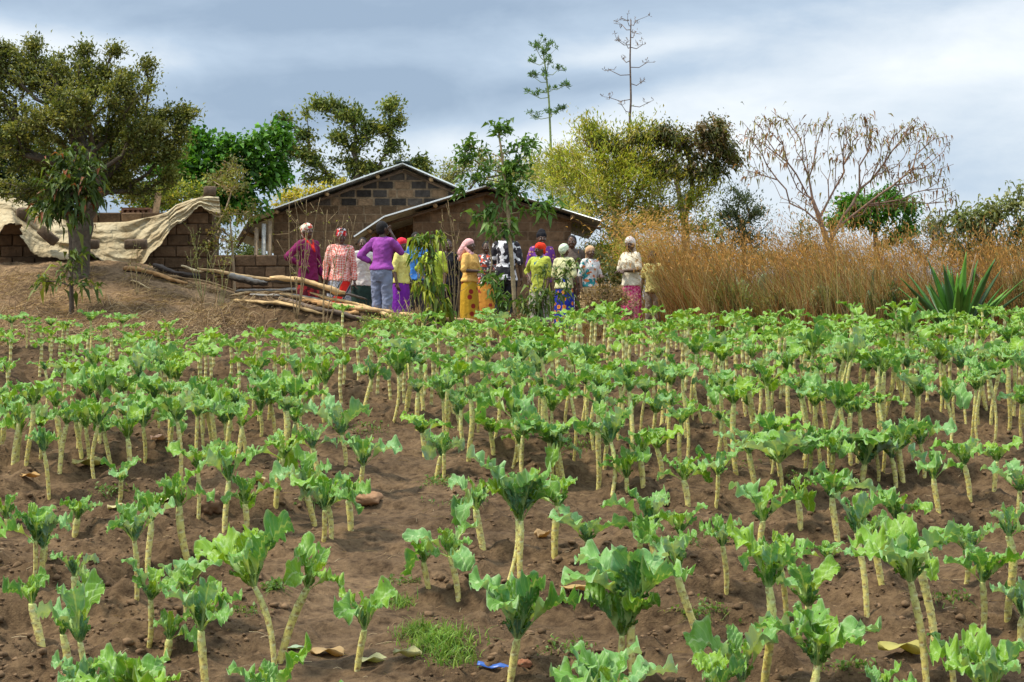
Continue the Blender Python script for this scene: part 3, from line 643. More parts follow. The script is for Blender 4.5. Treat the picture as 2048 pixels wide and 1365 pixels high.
# ------------------------------------------------------------------ trees
def skeleton(trunk, clusters, step=.35, seed=1, bend=.15, pw=.4):
    """grow branches from the trunk nodes to every leaf cluster; pipe-model radii"""
    r_ = np.random.RandomState(seed); pos = [np.array(p, float) for p in trunk]; par = [-1]+list(range(len(trunk)-1)); root = pos[0]
    dist = [0]; 
    for i in range(1, len(pos)): dist.append(dist[-1]+np.linalg.norm(pos[i]-pos[i-1]))
    first = max(1, int(len(trunk)*.45)); ok = [i >= first for i in range(len(pos))]
    order = np.argsort(np.linalg.norm(clusters-pos[-1], axis=1)); tips = []
    for k in order:
        c = clusters[k]; Pn = np.array(pos); d = np.linalg.norm(Pn-c, axis=1); D_ = np.array(dist)
        cost = d+pw*D_+np.where(ok, 0, 99)+np.where(Pn[:, 2] > c[2]+.6, .6, 0); j = int(np.argmin(cost)); a = pos[j]
        l = np.linalg.norm(c-a); n = max(1, int(l/step)); pj = j; cv = r_.normal(0, bend*l, 3)*np.array([1, 1, .5])+np.array([0, 0, .10*l])
        for i in range(1, n+1):
            t = i/n; q = a+(c-a)*t+cv*math.sin(math.pi*t)*.6+r_.normal(0, .015, 3); pos.append(q); par.append(pj); dist.append(dist[pj]+np.linalg.norm(q-pos[pj])); ok.append(True); pj = len(pos)-1
        tips.append(pj)
    return np.array(pos), np.array(par), np.array(tips)
def radii(pos, par, tips, rt, rmax, p=.48):
    cnt = np.zeros(len(pos)); cnt[tips] += 1
    for i in range(len(pos)-1, 0, -1):
        if par[i] >= 0: cnt[par[i]] += max(cnt[i], 1 if cnt[i] == 0 else cnt[i])
    return np.minimum(rmax, rt*np.maximum(cnt, 1)**p)
def woody(mb, pos, par, rad, sel, col, n=5, jit=0):
    i = np.where(sel & (par >= 0))[0]; a = pos[par[i]]; b = pos[i]; ra = rad[par[i]]; rb = rad[i]; ra = np.minimum(ra, rb*1.45)
    t = b-a; t /= np.linalg.norm(t, axis=1, keepdims=True)+1e-9; ref = np.where(np.abs(t[:, 2:3]) < .9, np.array([[0, 0, 1.]]), np.array([[1., 0, 0]]))
    u = np.cross(ref, t); u /= np.linalg.norm(u, axis=1, keepdims=True)+1e-9; w = np.cross(t, u); an = np.linspace(0, 2*math.pi, n, endpoint=False)
    ring = np.cos(an)[None, :, None]*u[:, None]+np.sin(an)[None, :, None]*w[:, None]
    V = np.concatenate([a[:, None]+ring*ra[:, None, None], b[:, None]+t[:, None]*rb[:, None, None]*.3+ring*rb[:, None, None]], 1)
    N = len(i); k = np.arange(n); k2 = (k+1) % n; f = np.stack([k, k2, n+k2, n+k], 1)[None]+(np.arange(N)*2*n)[:, None, None]
    mb.add(V.reshape(-1, 3), f.reshape(-1, 4), col)
def ellpts(blobs, per, seed, shell=.5):
    r_ = np.random.RandomState(seed); out_ = []
    for (px, py, d, rx, ry, *rest) in blobs:
        c = np.array(P(px, py, d)); k = d/F; wgt = rest[0] if rest else 1
        n = max(3, int(per*wgt*(rx*ry)/(60*40.))); v = r_.normal(0, 1, (n, 3)); v /= np.linalg.norm(v, axis=1, keepdims=True)
        v *= (shell+(1-shell)*r_.rand(n, 1)); out_.append(c+v*np.array([rx*k, (rx+ry)/2*k*.8, ry*k]))
    return np.concatenate(out_)
def tree(name, label, trunk, r0, blobs, per, leaf, nleaf, cols, spread=.28, asp=.45, rt=.008, droop=0., dirb=(0, 0, .3), seed=1, group=None, cat='tree', barkc=(.13, .10, .075), bend=.15, shell=.45, step=.35, along=0, mat=None, p=.48, fold=.15, limb=.03, pw=.4):
    """trunk: list of (px,py,d); blobs: crown masses in photo px at a distance"""
    r_ = np.random.RandomState(seed+50); T = np.array([tuple(P(*q)) for q in trunk]); base = T[0].copy(); g0 = float(gbase(base[0], base[1]))-.08
    T[0][2] = min(T[0][2], g0) if len(trunk) > 1 and T[0][2] > g0 else T[0][2]
    m = 3*len(T)+2; s = np.linspace(0, 1, len(T)); tt = np.linspace(0, 1, m); T = np.stack([np.interp(tt, s, T[:, i]) for i in range(3)], 1)
    root = thing(name, label, cat, tuple(T[0]), 0, group); o0 = T[0].copy()
    C_ = ellpts(blobs, per, seed, shell); pos, par, tips = skeleton(T-o0, C_-o0, step, seed, bend, pw)
    rad = radii(pos, par, tips, rt, r0, p); nT = len(T); rad[:nT] = np.maximum(rad[:nT], np.linspace(r0, r0*.42, nT)); rad[0] = r0*1.25
    isT = np.arange(len(pos)) < nT; mb = MB(); mb.tube(pos[:nT], rad[:nT]*(1+.08*np.sin(np.arange(nT)*2.1)), 14, np.array(barkc)); mb.v[0] += rs.normal(0, r0*.05, mb.v[0].shape); mb.build('trunk', M_bark, root)
    big = (rad > limb) & ~isT
    mb = MB(); woody(mb, pos, par, rad, ~isT, np.array(barkc)*.95, 5 if len(pos) < 9000 else 4); mb.build('branches', M_bark, root)
    # leaves
    cand = tips; N = nleaf
    if along: cand = np.where((rad < rt*along) & ~isT)[0]
    i = r_.choice(cand, N); q = pos[par[i]]+(pos[i]-pos[par[i]])*r_.rand(N, 1); q = q+r_.normal(0, 1, (N, 3))*np.array([spread, spread, spread*.75])*np.minimum(1, np.abs(r_.normal(0, .6, (N, 1)))**.5)
    cen = pos[nT:].mean(0); dr = (q-cen); dr /= np.linalg.norm(dr, axis=1, keepdims=True)+1e-9; dr = dr*.5+r_.normal(0, .7, (N, 3))+np.array(dirb)
    cols = np.array(cols); clump = cols[(i*7) % len(cols)]; ci = np.where(r_.rand(N, 1) < .6, clump, cols[r_.randint(0, len(cols), N)]); ci = ci*(.75+.5*r_.rand(N, 1))
    mb = MB(); mb.leaves(q, dr, leaf*(.45+.95*r_.rand(N)**1.5), asp, ci, fold=fold, droop=droop); mb.build('crown', mat or M_leaf, root)
    return root
OL = [(.13, .17, .035), (.20, .22, .05), (.09, .13, .028), (.25, .24, .08)]
GR = [(.08, .22, .022), (.13, .30, .035), (.045, .13, .015)]
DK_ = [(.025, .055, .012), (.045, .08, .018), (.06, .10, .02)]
YG = [(.44, .45, .05), (.32, .38, .04), (.50, .43, .10), (.20, .26, .03)]
GG = [(.10, .15, .05), (.15, .19, .07), (.07, .11, .035)]
AC = [(.12, .17, .035), (.19, .23, .05), (.07, .11, .025), (.25, .26, .06)]
# dark trees behind, left
tree('dense_tree', 'dark broad tree behind the thick-trunked tree, by the left edge', [(30, 540, 34), (35, 470, 34), (40, 400, 34)], .2, [(20, 330, 34, 95, 75), (110, 350, 34.5, 90, 65), (200, 340, 35, 80, 55), (60, 400, 34, 80, 40), (-50, 340, 34, 60, 90), (255, 300, 35, 60, 50)], 22, .13, 15000, DK_, .22, .5, seed=3, group='trees behind the farm')
tree('leafy_tree', 'bright green leafy tree between the tarpaulin and the houses', [(420, 560, 38), (430, 480, 38), (440, 400, 38)], .14,
     [(400, 320, 38, 60, 45), (470, 320, 38, 60, 45), (530, 310, 38, 42, 50), (330, 345, 38.4, 55, 40), (440, 370, 38, 70, 40), (545, 360, 38, 30, 40), (405, 280, 38, 18, 20, 2), (455, 292, 38, 15, 18, 2), (555, 270, 38, 18, 26, 2), (310, 390, 38, 45, 30), (500, 400, 38, 50, 30)], 13, .17, 10500, GR, .2, .62, seed=5, droop=.25, group='trees behind the farm')
tree('wispy_tree', 'thin yellowish green tree rising behind the stepped block wall', [(300, 560, 36), (300, 480, 36), (295, 420, 36)], .06,
     [(265, 395, 36, 55, 35), (330, 385, 36, 60, 30), (235, 385, 36, 35, 30), (380, 380, 36, 45, 28)], 9, .09, 3600, AC+YG, .22, .42, seed=6, group='trees behind the farm')
tree('acacia_tree', 'flat-layered acacia tree rising above the rear house roof', [(735, 560, 50), (730, 440, 50), (700, 385, 50), (720, 340, 50), (705, 300, 50)], .16,
     [(650, 212, 50, 45, 13, 3), (700, 232, 50, 40, 14, 3), (785, 212, 50, 22, 18, 2.5), (745, 260, 50, 45, 30, 1.3), (680, 275, 50, 45, 22, 1.2), (600, 275, 50, 35, 14, 2), (560, 240, 50, 16, 8, 3), (545, 265, 50, 12, 22, 2), (625, 320, 50, 55, 28), (710, 320, 50, 60, 32), (790, 300, 50, 35, 25), (800, 245, 50, 22, 16, 2), (840, 325, 50, 32, 24, 1.3), (590, 300, 50, 40, 15, 1.5), (770, 340, 50, 50, 25), (855, 350, 50, 20, 16), (640, 355, 50, 60, 20, .8)], 15, .125, 15000, AC, .19, .5, seed=8, group='trees behind the farm', rt=.010, shell=.2, bend=.1)
tree('yellow_bush', 'yellow flowering bush above the sloping roof of the rear house', [(600, 520, 46), (600, 440, 46)], .06, [(590, 392, 46, 40, 16, 2), (635, 385, 46, 30, 16, 2), (560, 405, 46, 25, 14), (690, 372, 48, 26, 12, 2)], 16, .11, 1900, [(.55, .45, .06), (.45, .40, .05), (.30, .30, .06)], .16, .5, seed=9, cat='bush')
# behind the houses, right
tree('leafy_tree', 'hazy pale bush just right of the rear house ridge', [(920, 560, 44), (930, 430, 44)], .06, [(905, 340, 44, 35, 25, 1.4), (945, 330, 44, 40, 30), (985, 345, 44, 45, 30), (890, 365, 44, 25, 18), (1040, 345, 44, 40, 35)], 12, .10, 3000, [(.26, .25, .08), (.18, .21, .06)], .2, .42, seed=10, group='trees behind the farm')
tree('dark_tree', 'dark olive tree with trailing twigs left of the thorn tree', [(1380, 600, 44), (1370, 450, 44), (1350, 350, 44)], .13,
     [(1370, 270, 40, 70, 25, 1.3), (1440, 275, 40, 45, 35, 1.2), (1410, 320, 40, 50, 35), (1460, 310, 40, 30, 35), (1330, 270, 40, 50, 24), (1240, 285, 40, 80, 22), (1340, 345, 40, 50, 30), (1440, 245, 40, 25, 14, 2), (1445, 355, 40, 20, 28)], 15, .12, 9000, [(.10, .12, .03), (.15, .15, .04), (.07, .085, .02), (.20, .14, .06)], .19, .45, seed=12, droop=.6, group='trees behind the farm')
tree('yellow_green_tree', 'large sprawling yellow-green tree beside the lower house', [(1240, 690, 40), (1240, 560, 40), (1235, 470, 40), (1230, 420, 40)], .10,
     [(1220, 300, 40, 110, 55, .8), (1180, 360, 40, 110, 60, .8), (1290, 340, 40, 100, 65, .8), (1350, 400, 40, 80, 60, .7), (1180, 250, 40, 45, 28, 1), (1110, 320, 40, 50, 45, .8), (1260, 440, 40, 130, 50, .7), (1330, 300, 40, 60, 40, .8), (1150, 420, 45.5, 60, 40, .7), (1400, 450, 40, 45, 40, .7), (1090, 380, 46, 40, 40, .7), (1220, 380, 40, 130, 90, .5), (1150, 320, 43, 70, 50, .7), (1300, 260, 40, 60, 24, .8), (1250, 520, 38, 90, 45, .6), (1190, 530, 38, 45, 60, 1), (1310, 520, 38, 70, 40, .8), (1420, 380, 40, 30, 40, .8), (1060, 340, 46, 45, 40, .8), (1010, 370, 46, 45, 22, .8)], 17, .10, 44000, YG, .24, .30, seed=13, rt=.0070, bend=.24, barkc=(.42, .34, .21), pw=.5, group='trees behind the farm', dirb=(0, 0, .8), shell=.3)
# thorn tree, nearly bare
tree('thorn_tree', 'nearly bare spreading thorn tree with a few hanging leaves, at right', [(1655, 640, 34), (1665, 520, 34), (1640, 440, 34), (1625, 400, 34)], .078,
     [(1510, 260, 34, 40, 35, 1.1), (1560, 240, 34, 55, 18, 1.2), (1630, 240, 34, 40, 14, 1.4), (1540, 320, 34, 60, 40, .5), (1600, 300, 34, 60, 45, .5), (1700, 280, 34, 50, 50, .5), (1760, 270, 34, 70, 30, 1.1), (1830, 265, 34, 55, 30, 1.2), (1880, 290, 34, 30, 30, 1.2), (1850, 340, 34, 60, 35, .9), (1890, 390, 34, 30, 24, 1.2), (1780, 340, 34, 70, 35, .8), (1730, 230, 34, 8, 20, 3), (1500, 345, 34, 25, 20, 1), (1820, 400, 34, 60, 25, .6), (1660, 330, 34, 55, 50, .5), (1690, 250, 34, 40, 30, .7), (1600, 400, 34, 50, 30, .4), (1740, 400, 34, 50, 40, .5)], 40, .11, 1700, [(.22, .20, .06), (.34, .17, .07), (.18, .10, .06), (.28, .26, .10)], .13, .26, seed=15, rt=.0042, droop=.7, dirb=(0, 0, -.7), bend=.16, barkc=(.27, .175, .125), shell=.35, p=.40, pw=.75, step=.25, group='trees behind the farm')
tree('round_tree', 'round-topped bright green tree behind the thorn tree', [(1760, 620, 48), (1755, 520, 48), (1750, 460, 48)], .13, [(1705, 405, 48, 45, 20, 1.4), (1770, 400, 48, 50, 22, 1.4), (1815, 415, 48, 35, 25, 1.2), (1745, 440, 48, 65, 28), (1690, 440, 48, 40, 30), (1800, 455, 48, 38, 20), (1790, 480, 48, 20, 18)], 17, .15, 6500, GR, .2, .5, seed=16, group='trees behind the farm', droop=.2)
tree('small_tree', 'grey-green bushy tree left of the thorn tree trunk', [(1490, 620, 42), (1488, 500, 42), (1485, 450, 42)], .08, [(1485, 410, 42, 45, 30), (1510, 450, 42, 40, 45), (1460, 450, 42, 40, 45), (1490, 500, 42, 60, 30), (1470, 385, 42, 20, 16, 1.5)], 19, .075, 7000, [(.075, .105, .05), (.11, .14, .07), (.05, .075, .03)], .2, .4, seed=17, group='trees behind the farm', dirb=(0, 0, .8))
tree('small_tree', 'small wispy grey tree right of the bushy grey-green one', [(1610, 620, 46), (1608, 500, 46)], .05, [(1605, 450, 46, 22, 20), (1600, 480, 46, 35, 28), (1625, 500, 46, 30, 25)], 15, .08, 1500, GG, .2, .4, seed=18, group='trees behind the farm')
tree('bush', 'drooping pale leaved bush at the right edge behind the grass', [(1990, 640, 34), (1985, 520, 34), (1975, 470, 34)], .07, [(1950, 430, 34, 60, 18, 1.6), (2010, 425, 34, 50, 25, 1.4), (2045, 395, 34, 25, 18, 2), (1940, 470, 34, 55, 28), (2010, 480, 34, 55, 40), (2060, 450, 34, 40, 60), (1900, 445, 34, 35, 16, 1.3), (1960, 520, 34, 70, 30, .8)], 12, .17, 3800, [(.21, .25, .09), (.15, .19, .06), (.27, .28, .13)], .2, .3, droop=.5, seed=19, cat='bush', group='trees behind the farm')
tree('bush', 'low grey bush showing over the brown grass right of the round tree', [(1850, 640, 44), (1850, 520, 44)], .05, [(1855, 480, 44, 50, 28), (1900, 475, 44, 35, 28), (1820, 500, 44, 30, 22), (1870, 455, 44, 20, 12)], 12, .09, 2600, [(.17, .15, .08), (.11, .12, .06)], .2, .35, seed=20, cat='bush', group='trees behind the farm')
tree('bush', 'dark low bush beneath the grey-green tree beyond the grass', [(1440, 640, 44), (1440, 540, 44)], .05, [(1440, 490, 44, 50, 28), (1400, 520, 44, 60, 30), (1530, 520, 44, 60, 28), (1600, 535, 44, 60, 25)], 12, .10, 3600, GG+OL, .2, .4, seed=21, cat='bush', group='trees behind the farm')
tree('bush', 'green bush seen through the open lean-to left of the rear house', [(500, 600, 48), (500, 540, 48)], .05, [(495, 500, 48, 40, 40, 1), (530, 510, 48, 35, 35, 1), (465, 515, 48, 30, 30, 1)], 16, .11, 2600, AC, .2, .4, seed=33, cat='bush', group='trees behind the farm')
# big tree on the bank, left: arching twigs set with small leaves
tree('weeping_tree', 'big thick-trunked tree with arching leafy twigs on the bank at left', [(158, 548, 28.8), (160, 500, 28.8), (166, 440, 28.8), (190, 385, 28.7), (185, 335, 28.7), (165, 290, 28.8)], .175,
     [(60, 165, 29, 90, 45, .85), (180, 165, 29, 90, 45, .85), (270, 220, 29, 70, 40, .8), (335, 240, 29, 45, 30, .9), (365, 225, 29, 22, 14, 1.5), (-20, 200, 29, 70, 60, .8), (100, 240, 28.5, 110, 55, .7), (220, 270, 29.2, 90, 50, .7), (30, 290, 29, 90, 60, .7), (330, 290, 29, 40, 35, .6), (300, 330, 29, 50, 40, .4), (130, 130, 29, 120, 25, 1), (345, 310, 29, 28, 40, 1), (378, 235, 29, 14, 18, 2), (360, 270, 29, 20, 40, 1), (240, 330, 29, 60, 40, .5), (70, 90, 29, 5, 30, 6), (230, 100, 29, 6, 18, 6), (290, 125, 29, 14, 8, 4), (0, 100, 29, 40, 20, 1.3), (170, 100, 29, 20, 15, 2), (250, 180, 28.2, 60, 50, .6), (140, 210, 28.0, 90, 60, .6), (300, 270, 28.6, 50, 60, .8), (220, 340, 29.4, 70, 40, .6), (110, 330, 29.6, 80, 50, .6), (20, 120, 29, 70, 40, .8), (310, 370, 29, 26, 26, .5), (250, 375, 29.3, 50, 35, .6), (70, 380, 29.6, 90, 45, .5), (340, 350, 29, 28, 40, .7), (270, 150, 29, 60, 30, .6)], 40, .066, 66000,
     [(.20, .21, .05), (.28, .28, .08), (.14, .17, .04), (.09, .12, .025)], .11, .5, seed=23, rt=.0065, bend=.32, shell=.25, barkc=(.105, .085, .062), step=.22, along=4.5, dirb=(0, 0, .3), pw=.6)
tree('leafy_sapling', 'sapling with big drooping leaves standing before the thick trunk', [(145, 600, 27.2), (142, 500, 27.2), (135, 400, 27.2), (125, 350, 27.2)], .028, [(110, 330, 27.2, 50, 35, 1), (160, 345, 27.2, 45, 50, 1), (120, 390, 27.2, 45, 45, 1), (170, 400, 27.2, 40, 40, .8), (100, 420, 27.2, 22, 16), (165, 300, 27.2, 25, 25)], 13, .20, 900, [(.06, .10, .022), (.10, .16, .03), (.19, .23, .04), (.08, .13, .025), (.13, .19, .03), (.07, .12, .03), (.26, .09, .04)], .15, .34, droop=.55, seed=24, rt=.006, group='young trees and saplings', along=2)
tree('leafy_shoots', 'leafy shoots growing from the foot of the thick-trunked tree', [(140, 585, 27.0), (142, 555, 27.0), (145, 530, 27)], .022, [(150, 505, 27, 22, 26, 2), (120, 560, 27, 40, 20, 1.5), (180, 575, 27, 24, 20, 1.5), (90, 565, 27, 22, 10, 1.5), (145, 530, 27, 35, 25, 1.5)], 10, .19, 180, [(.11, .17, .03), (.22, .26, .05), (.07, .12, .025)], .1, .32, droop=.5, seed=25, rt=.005, group='young trees and saplings', along=2)
# shrubs on the bank and in front of the houses
tree('leafy_shrub', 'olive shrub between the stepped wall and the lean-to', [(470, 560, 31), (465, 500, 31), (460, 440, 31)], .03, [(430, 360, 33, 35, 30, .8), (470, 380, 32, 35, 45, .8), (440, 430, 31.5, 22, 50, .8), (500, 420, 32, 30, 30, .6), (420, 470, 31, 20, 40, .7), (465, 330, 33, 14, 30, .7)], 10, .075, 2300, [(.22, .23, .05), (.16, .17, .05), (.24, .17, .08)], .15, .4, seed=26, rt=.0045, barkc=(.28, .21, .13), cat='shrub', group='shrubs round the farm')
tree('leafy_shrub', 'tall sapling with broad leaves and pale stem before the lower house', [(1032, 648, 25.5), (1026, 560, 25.5), (1020, 480, 25.5), (1014, 400, 25.5), (1005, 320, 25.5), (998, 270, 25.5)], .034,
     [(995, 262, 25.5, 20, 22, 2.2), (940, 300, 25.5, 14, 14, 2), (960, 330, 25.5, 40, 30, 1), (1030, 320, 25.5, 40, 35, 1), (1000, 360, 25.5, 55, 35, 1), (1055, 290, 25.5, 16, 16, 2), (950, 380, 25.5, 30, 30, .7), (1070, 410, 25.5, 35, 25, .8), (960, 440, 25.5, 35, 25, .8), (1030, 440, 25.5, 35, 35, .5), (985, 490, 25.5, 20, 50, 1), (1090, 420, 25.5, 15, 20, 1), (990, 560, 25.5, 22, 40, 1), (1010, 610, 25.5, 22, 24, .8), (1045, 370, 25.5, 40, 40, .8), (985, 420, 25.5, 30, 40, .7)], 12, .15, 1700, [(.10, .20, .035), (.07, .15, .025), (.15, .26, .05)], .10, .36, droop=.35, seed=27, rt=.0042, barkc=(.36, .27, .16), cat='young tree', group='young trees and saplings', along=1.8, bend=.08, fold=.1)
tree('leafy_sapling', 'short sapling with drooping leaves before the lime and cream blouses', [(1088, 660, 25.0), (1085, 620, 25), (1088, 560, 25.0)], .014, [(1110, 545, 25, 28, 16, 2), (1080, 590, 25, 35, 20, 1.2), (1135, 530, 25, 18, 14, 2), (1040, 590, 25, 30, 20, 1), (1120, 590, 25, 20, 28, 1), (1075, 620, 25, 25, 14, 1)], 10, .15, 300, [(.10, .17, .035), (.16, .22, .05), (.07, .12, .025)], .09, .34, droop=.6, seed=28, rt=.0038, cat='young tree', group='young trees and saplings', along=2)
tree('drooping_shrub', 'shrub of dense hanging yellow-green leaves before the lime shirt', [(868, 652, 25.2), (868, 600, 25.2), (862, 540, 25.2), (860, 490, 25.2)], .022, [(858, 480, 25.2, 24, 14, 3), (855, 520, 25.2, 24, 28, 2.2), (868, 570, 25.2, 26, 32, 2), (880, 610, 25.2, 30, 28, 2), (845, 560, 25.2, 18, 35, 1.5), (832, 480, 25.2, 8, 12, 2), (885, 478, 25.2, 8, 12, 2), (850, 625, 25.2, 12, 18, 2)], 12, .14, 480, [(.14, .24, .03), (.26, .34, .04), (.07, .14, .02), (.42, .46, .06)], .045, .36, droop=.8, dirb=(0, 0, -.6), seed=29, rt=.004, cat='shrub', group='shrubs round the farm')
def drystalk(label, base, tips_, d, seed, leafy=0, name='dry_stalks', col=(.30, .22, .12)):
    r_ = np.random.RandomState(seed); b = np.array(P(base[0], base[1], d)); b[2] = float(gbase(b[0], b[1])); root = thing(name, label, 'dry plant', tuple(b), 0, 'dry stalks round the farm'); mb = MB(); lv = []
    for (tx, ty) in tips_:
        e = np.array(P(tx, ty, d+r_.normal(0, .1)))-b; n = 9; t = np.linspace(0, 1, n)[:, None]; o = r_.normal(0, .06, 3); pts = e*t+np.sin(t*math.pi)*o+np.array([r_.normal(0, .03), 0, 0])*t; mb.tube(pts, np.linspace(.008, .003, n), 5, col)
        for k_ in range(4):
            i = r_.randint(4, n-1); q = pts[i]; dr = r_.normal(0, .5, 3)+np.array([0, 0, .9]); dr /= np.linalg.norm(dr); l = .12+.25*r_.rand(); mb.tube([q, q+dr*l*.5+r_.normal(0, .01, 3), q+dr*l], [.004, .003, .0015], 4, col); lv += [q+dr*l*r_.rand() for _ in range(leafy)]
    mb.build('stems', M_bark, root)
    if leafy:
        lv = np.array(lv); m2 = MB(); m2.leaves(lv, r_.normal(0, .6, (len(lv), 3)), .05, .45, np.array([.26, .26, .07])*(.6+.8*r_.rand(len(lv), 1))); m2.build('leaves', M_leaf, root)
drystalk('bare twiggy stalks in front of the maroon jacket', (592, 640), [(575, 400), (590, 385), (612, 400), (600, 440), (640, 395), (560, 480), (612, 470)], 25.2, 1, 2)
drystalk('dry stalks between the maroon and the checked women', (648, 650), [(662, 420), (680, 440), (690, 430), (655, 480), (705, 430)], 24.9, 2, 1)
drystalk('tall thin dry stalks right of the drooping shrub', (905, 655), [(885, 430), (893, 400), (900, 440), (880, 470), (912, 480), (905, 520)], 25.4, 3, 1)
drystalk('thin green stalks left of the drooping shrub', (845, 650), [(818, 545), (832, 530), (800, 600), (856, 600)], 25.4, 4, 2, col=(.28, .27, .10))
drystalk('upright stalk with sparse leaves before the low block wall', (405, 590), [(385, 455), (395, 470), (420, 490), (380, 500)], 28.2, 5, 5, col=(.25, .25, .10))
drystalk('slender stalk in front of the timber heap left part', (440, 640), [(425, 500), (440, 520), (455, 470), (475, 430)], 27.5, 6, 4, col=(.26, .24, .11))
drystalk('dry brown maize stump at the edge of the field', (413, 690), [(395, 590), (410, 580), (425, 600), (440, 620), (385, 620), (405, 600), (420, 640), (430, 580)], 24.6, 7, 0, col=(.33, .22, .11))
drystalk('broken dry stump left of the drooping shrub', (828, 665), [(822, 610), (838, 615), (815, 640), (845, 645), (830, 600)], 24.8, 8, 0, col=(.42, .29, .14))
drystalk('dry leaning stalks in front of the stepped wall', (275, 590), [(262, 520), (280, 500), (290, 540)], 28.0, 9, 2, col=(.34, .26, .13))
for i, (px, py, rx, ry, lab, cc) in enumerate([(1215, 600, 70, 50, 'brown flowering thicket between the floral skirt and the magenta skirt', (.30, .21, .12)), (1040, 640, 30, 22, 'low brown dried weeds round the foot of the pale sapling', (.24, .16, .09)), (1180, 520, 40, 60, 'twiggy dull green thicket under the lower house eave', (.16, .17, .07)), (770, 640, 60, 26, 'pale yellow-green weed with seed heads below the purple skirt', (.27, .32, .10)), (1240, 655, 60, 24, 'dead brown weeds behind the last kale row by the magenta skirt', (.26, .18, .10))]):
    dd = (25.4, 24.9, 30.5, 24.2, 25.0)[i]
    tree('weed_thicket', lab, [(px, py+ry+10, dd), (px, py+ry*.6, dd)], .012, [(px, py, dd, rx*.8, ry*.8, 1.1), (px-rx*.5, py+ry*.3, dd, rx*.4, ry*.6), (px+rx*.5, py+ry*.3, dd, rx*.4, ry*.6)], 40, .045, (4200, 700, 2200, 1500, 1500)[i], [cc, np.array(cc)*1.5, np.array(cc)*.7], .09, .5, seed=60+i, rt=.003, barkc=(.22, .16, .10), cat='weeds', group='thickets round the people', step=.15, mat=M_dry)

for i, (px, py, rx, ry, dd, n, lab, cc) in enumerate([(1215, 560, 50, 55, 30.2, 4200, 'dull green bush behind the tan skirt, left of the cream tee shirt', (.17, .19, .07)), (1460, 595, 40, 40, 25.9, 1900, 'green weedy shrub in the brown grass right of the child', (.20, .26, .07)), (1650, 600, 45, 40, 26.0, 2000, 'grey green shrub in the grass below the thorn tree', (.20, .22, .10)), (2030, 600, 40, 50, 26.2, 2000, 'brownish green shrub in the grass behind the large sisal', (.20, .21, .08)), (1560, 610, 40, 30, 26, 1600, 'olive shrub in the grass left of the thorn tree foot', (.22, .22, .08)), (1790, 600, 35, 45, 26.2, 1900, 'dark green shrub in the grass left of the large sisal', (.10, .14, .05))]):
    tree('grass_shrub', lab, [(px, py+ry+30, dd), (px, py+ry*.5, dd)], .014, [(px, py, dd, rx*.8, ry*.8, 1.1), (px-rx*.5, py+ry*.4, dd, rx*.4, ry*.6), (px+rx*.5, py+ry*.3, dd, rx*.4, ry*.6)], 30, .07, n, [cc, np.array(cc)*1.5, np.array(cc)*.7], .12, .4, seed=80+i, rt=.003, barkc=(.25, .19, .12), cat='shrub', group='shrubs in the dry grass', step=.18)
# ------------------------------------------------------------------ agave poles
def pole(label, pts, d, arms, leafc, barec, seed, big):
    r_ = np.random.RandomState(seed); Q = np.array([tuple(P(a, b, d)) for a, b in pts]); o0 = Q[0].copy(); Q = Q-o0; s = np.linspace(0, 1, len(Q)); t = np.linspace(0, 1, 30); C_ = np.stack([np.interp(t, s, Q[:, i]) for i in range(3)], 1)
    root = thing('agave_flower_pole', label, 'agave', tuple(o0), 0, 'tall agave flower poles'); mb = MB(); mb.tube(C_, np.linspace(.042, .014, 30), 8, barec); mb.build('stalk', M_bark, root)
    for (ax, ay, tx, ty, sz) in arms:
        a = np.array(P(ax, ay, d))-o0; dy = r_.normal(0, .25); b = np.array(P(tx, ty, d+dy))-o0; m_ = (a+b)/2-np.array([0, 0, .07]); mb = MB(); mb.tube([a, m_, b], [.011, .010, .007], 6, barec)
        ends = []
        for _ in range(5 if big else 4):
            e = b+r_.normal(0, .10*sz, 3)*np.array([1, 1, .6])+np.array([0, 0, .04]); mb.tube([b, e], [.006, .004], 4, barec); ends.append(e)
        br_ = mb.build('branch', M_bark, root); n = int((70 if big else 16)*sz); e = np.array(ends)[r_.randint(0, len(ends), n)]+r_.normal(0, .02, (n, 3)); m2 = MB()
        dr = r_.normal(0, .7, (n, 3))+np.array([0, 0, .7]); m2.leaves(e, dr, (.13 if big else .09)*(.6+.6*r_.rand(n)), .2, np.array(leafc)*(.6+.8*r_.rand(n, 1))); m2.build('bulbil_cluster', M_leaf, br_)
pole('green agave flower pole with leafy bulbil clusters, the shorter left one', [(1110, 640), (1106, 450), (1102, 300), (1098, 200), (1090, 130), (1084, 90)], 46,
     [(1088, 100, 1078, 88, 1), (1090, 110, 1096, 95, 1), (1092, 125, 1072, 97, 1), (1094, 130, 1100, 110, 1), (1092, 125, 1066, 126, .8), (1094, 140, 1097, 125, .8), (1095, 150, 1116, 140, .9), (1096, 160, 1085, 150, 1), (1096, 165, 1068, 155, 1), (1098, 178, 1128, 172, 1.1), (1099, 195, 1065, 190, 1), (1099, 192, 1097, 185, 1), (1101, 222, 1123, 217, 1.1), (1102, 235, 1062, 232, 1), (1102, 228, 1104, 230, 1)], (.10, .19, .05), (.22, .27, .10), 1, True)
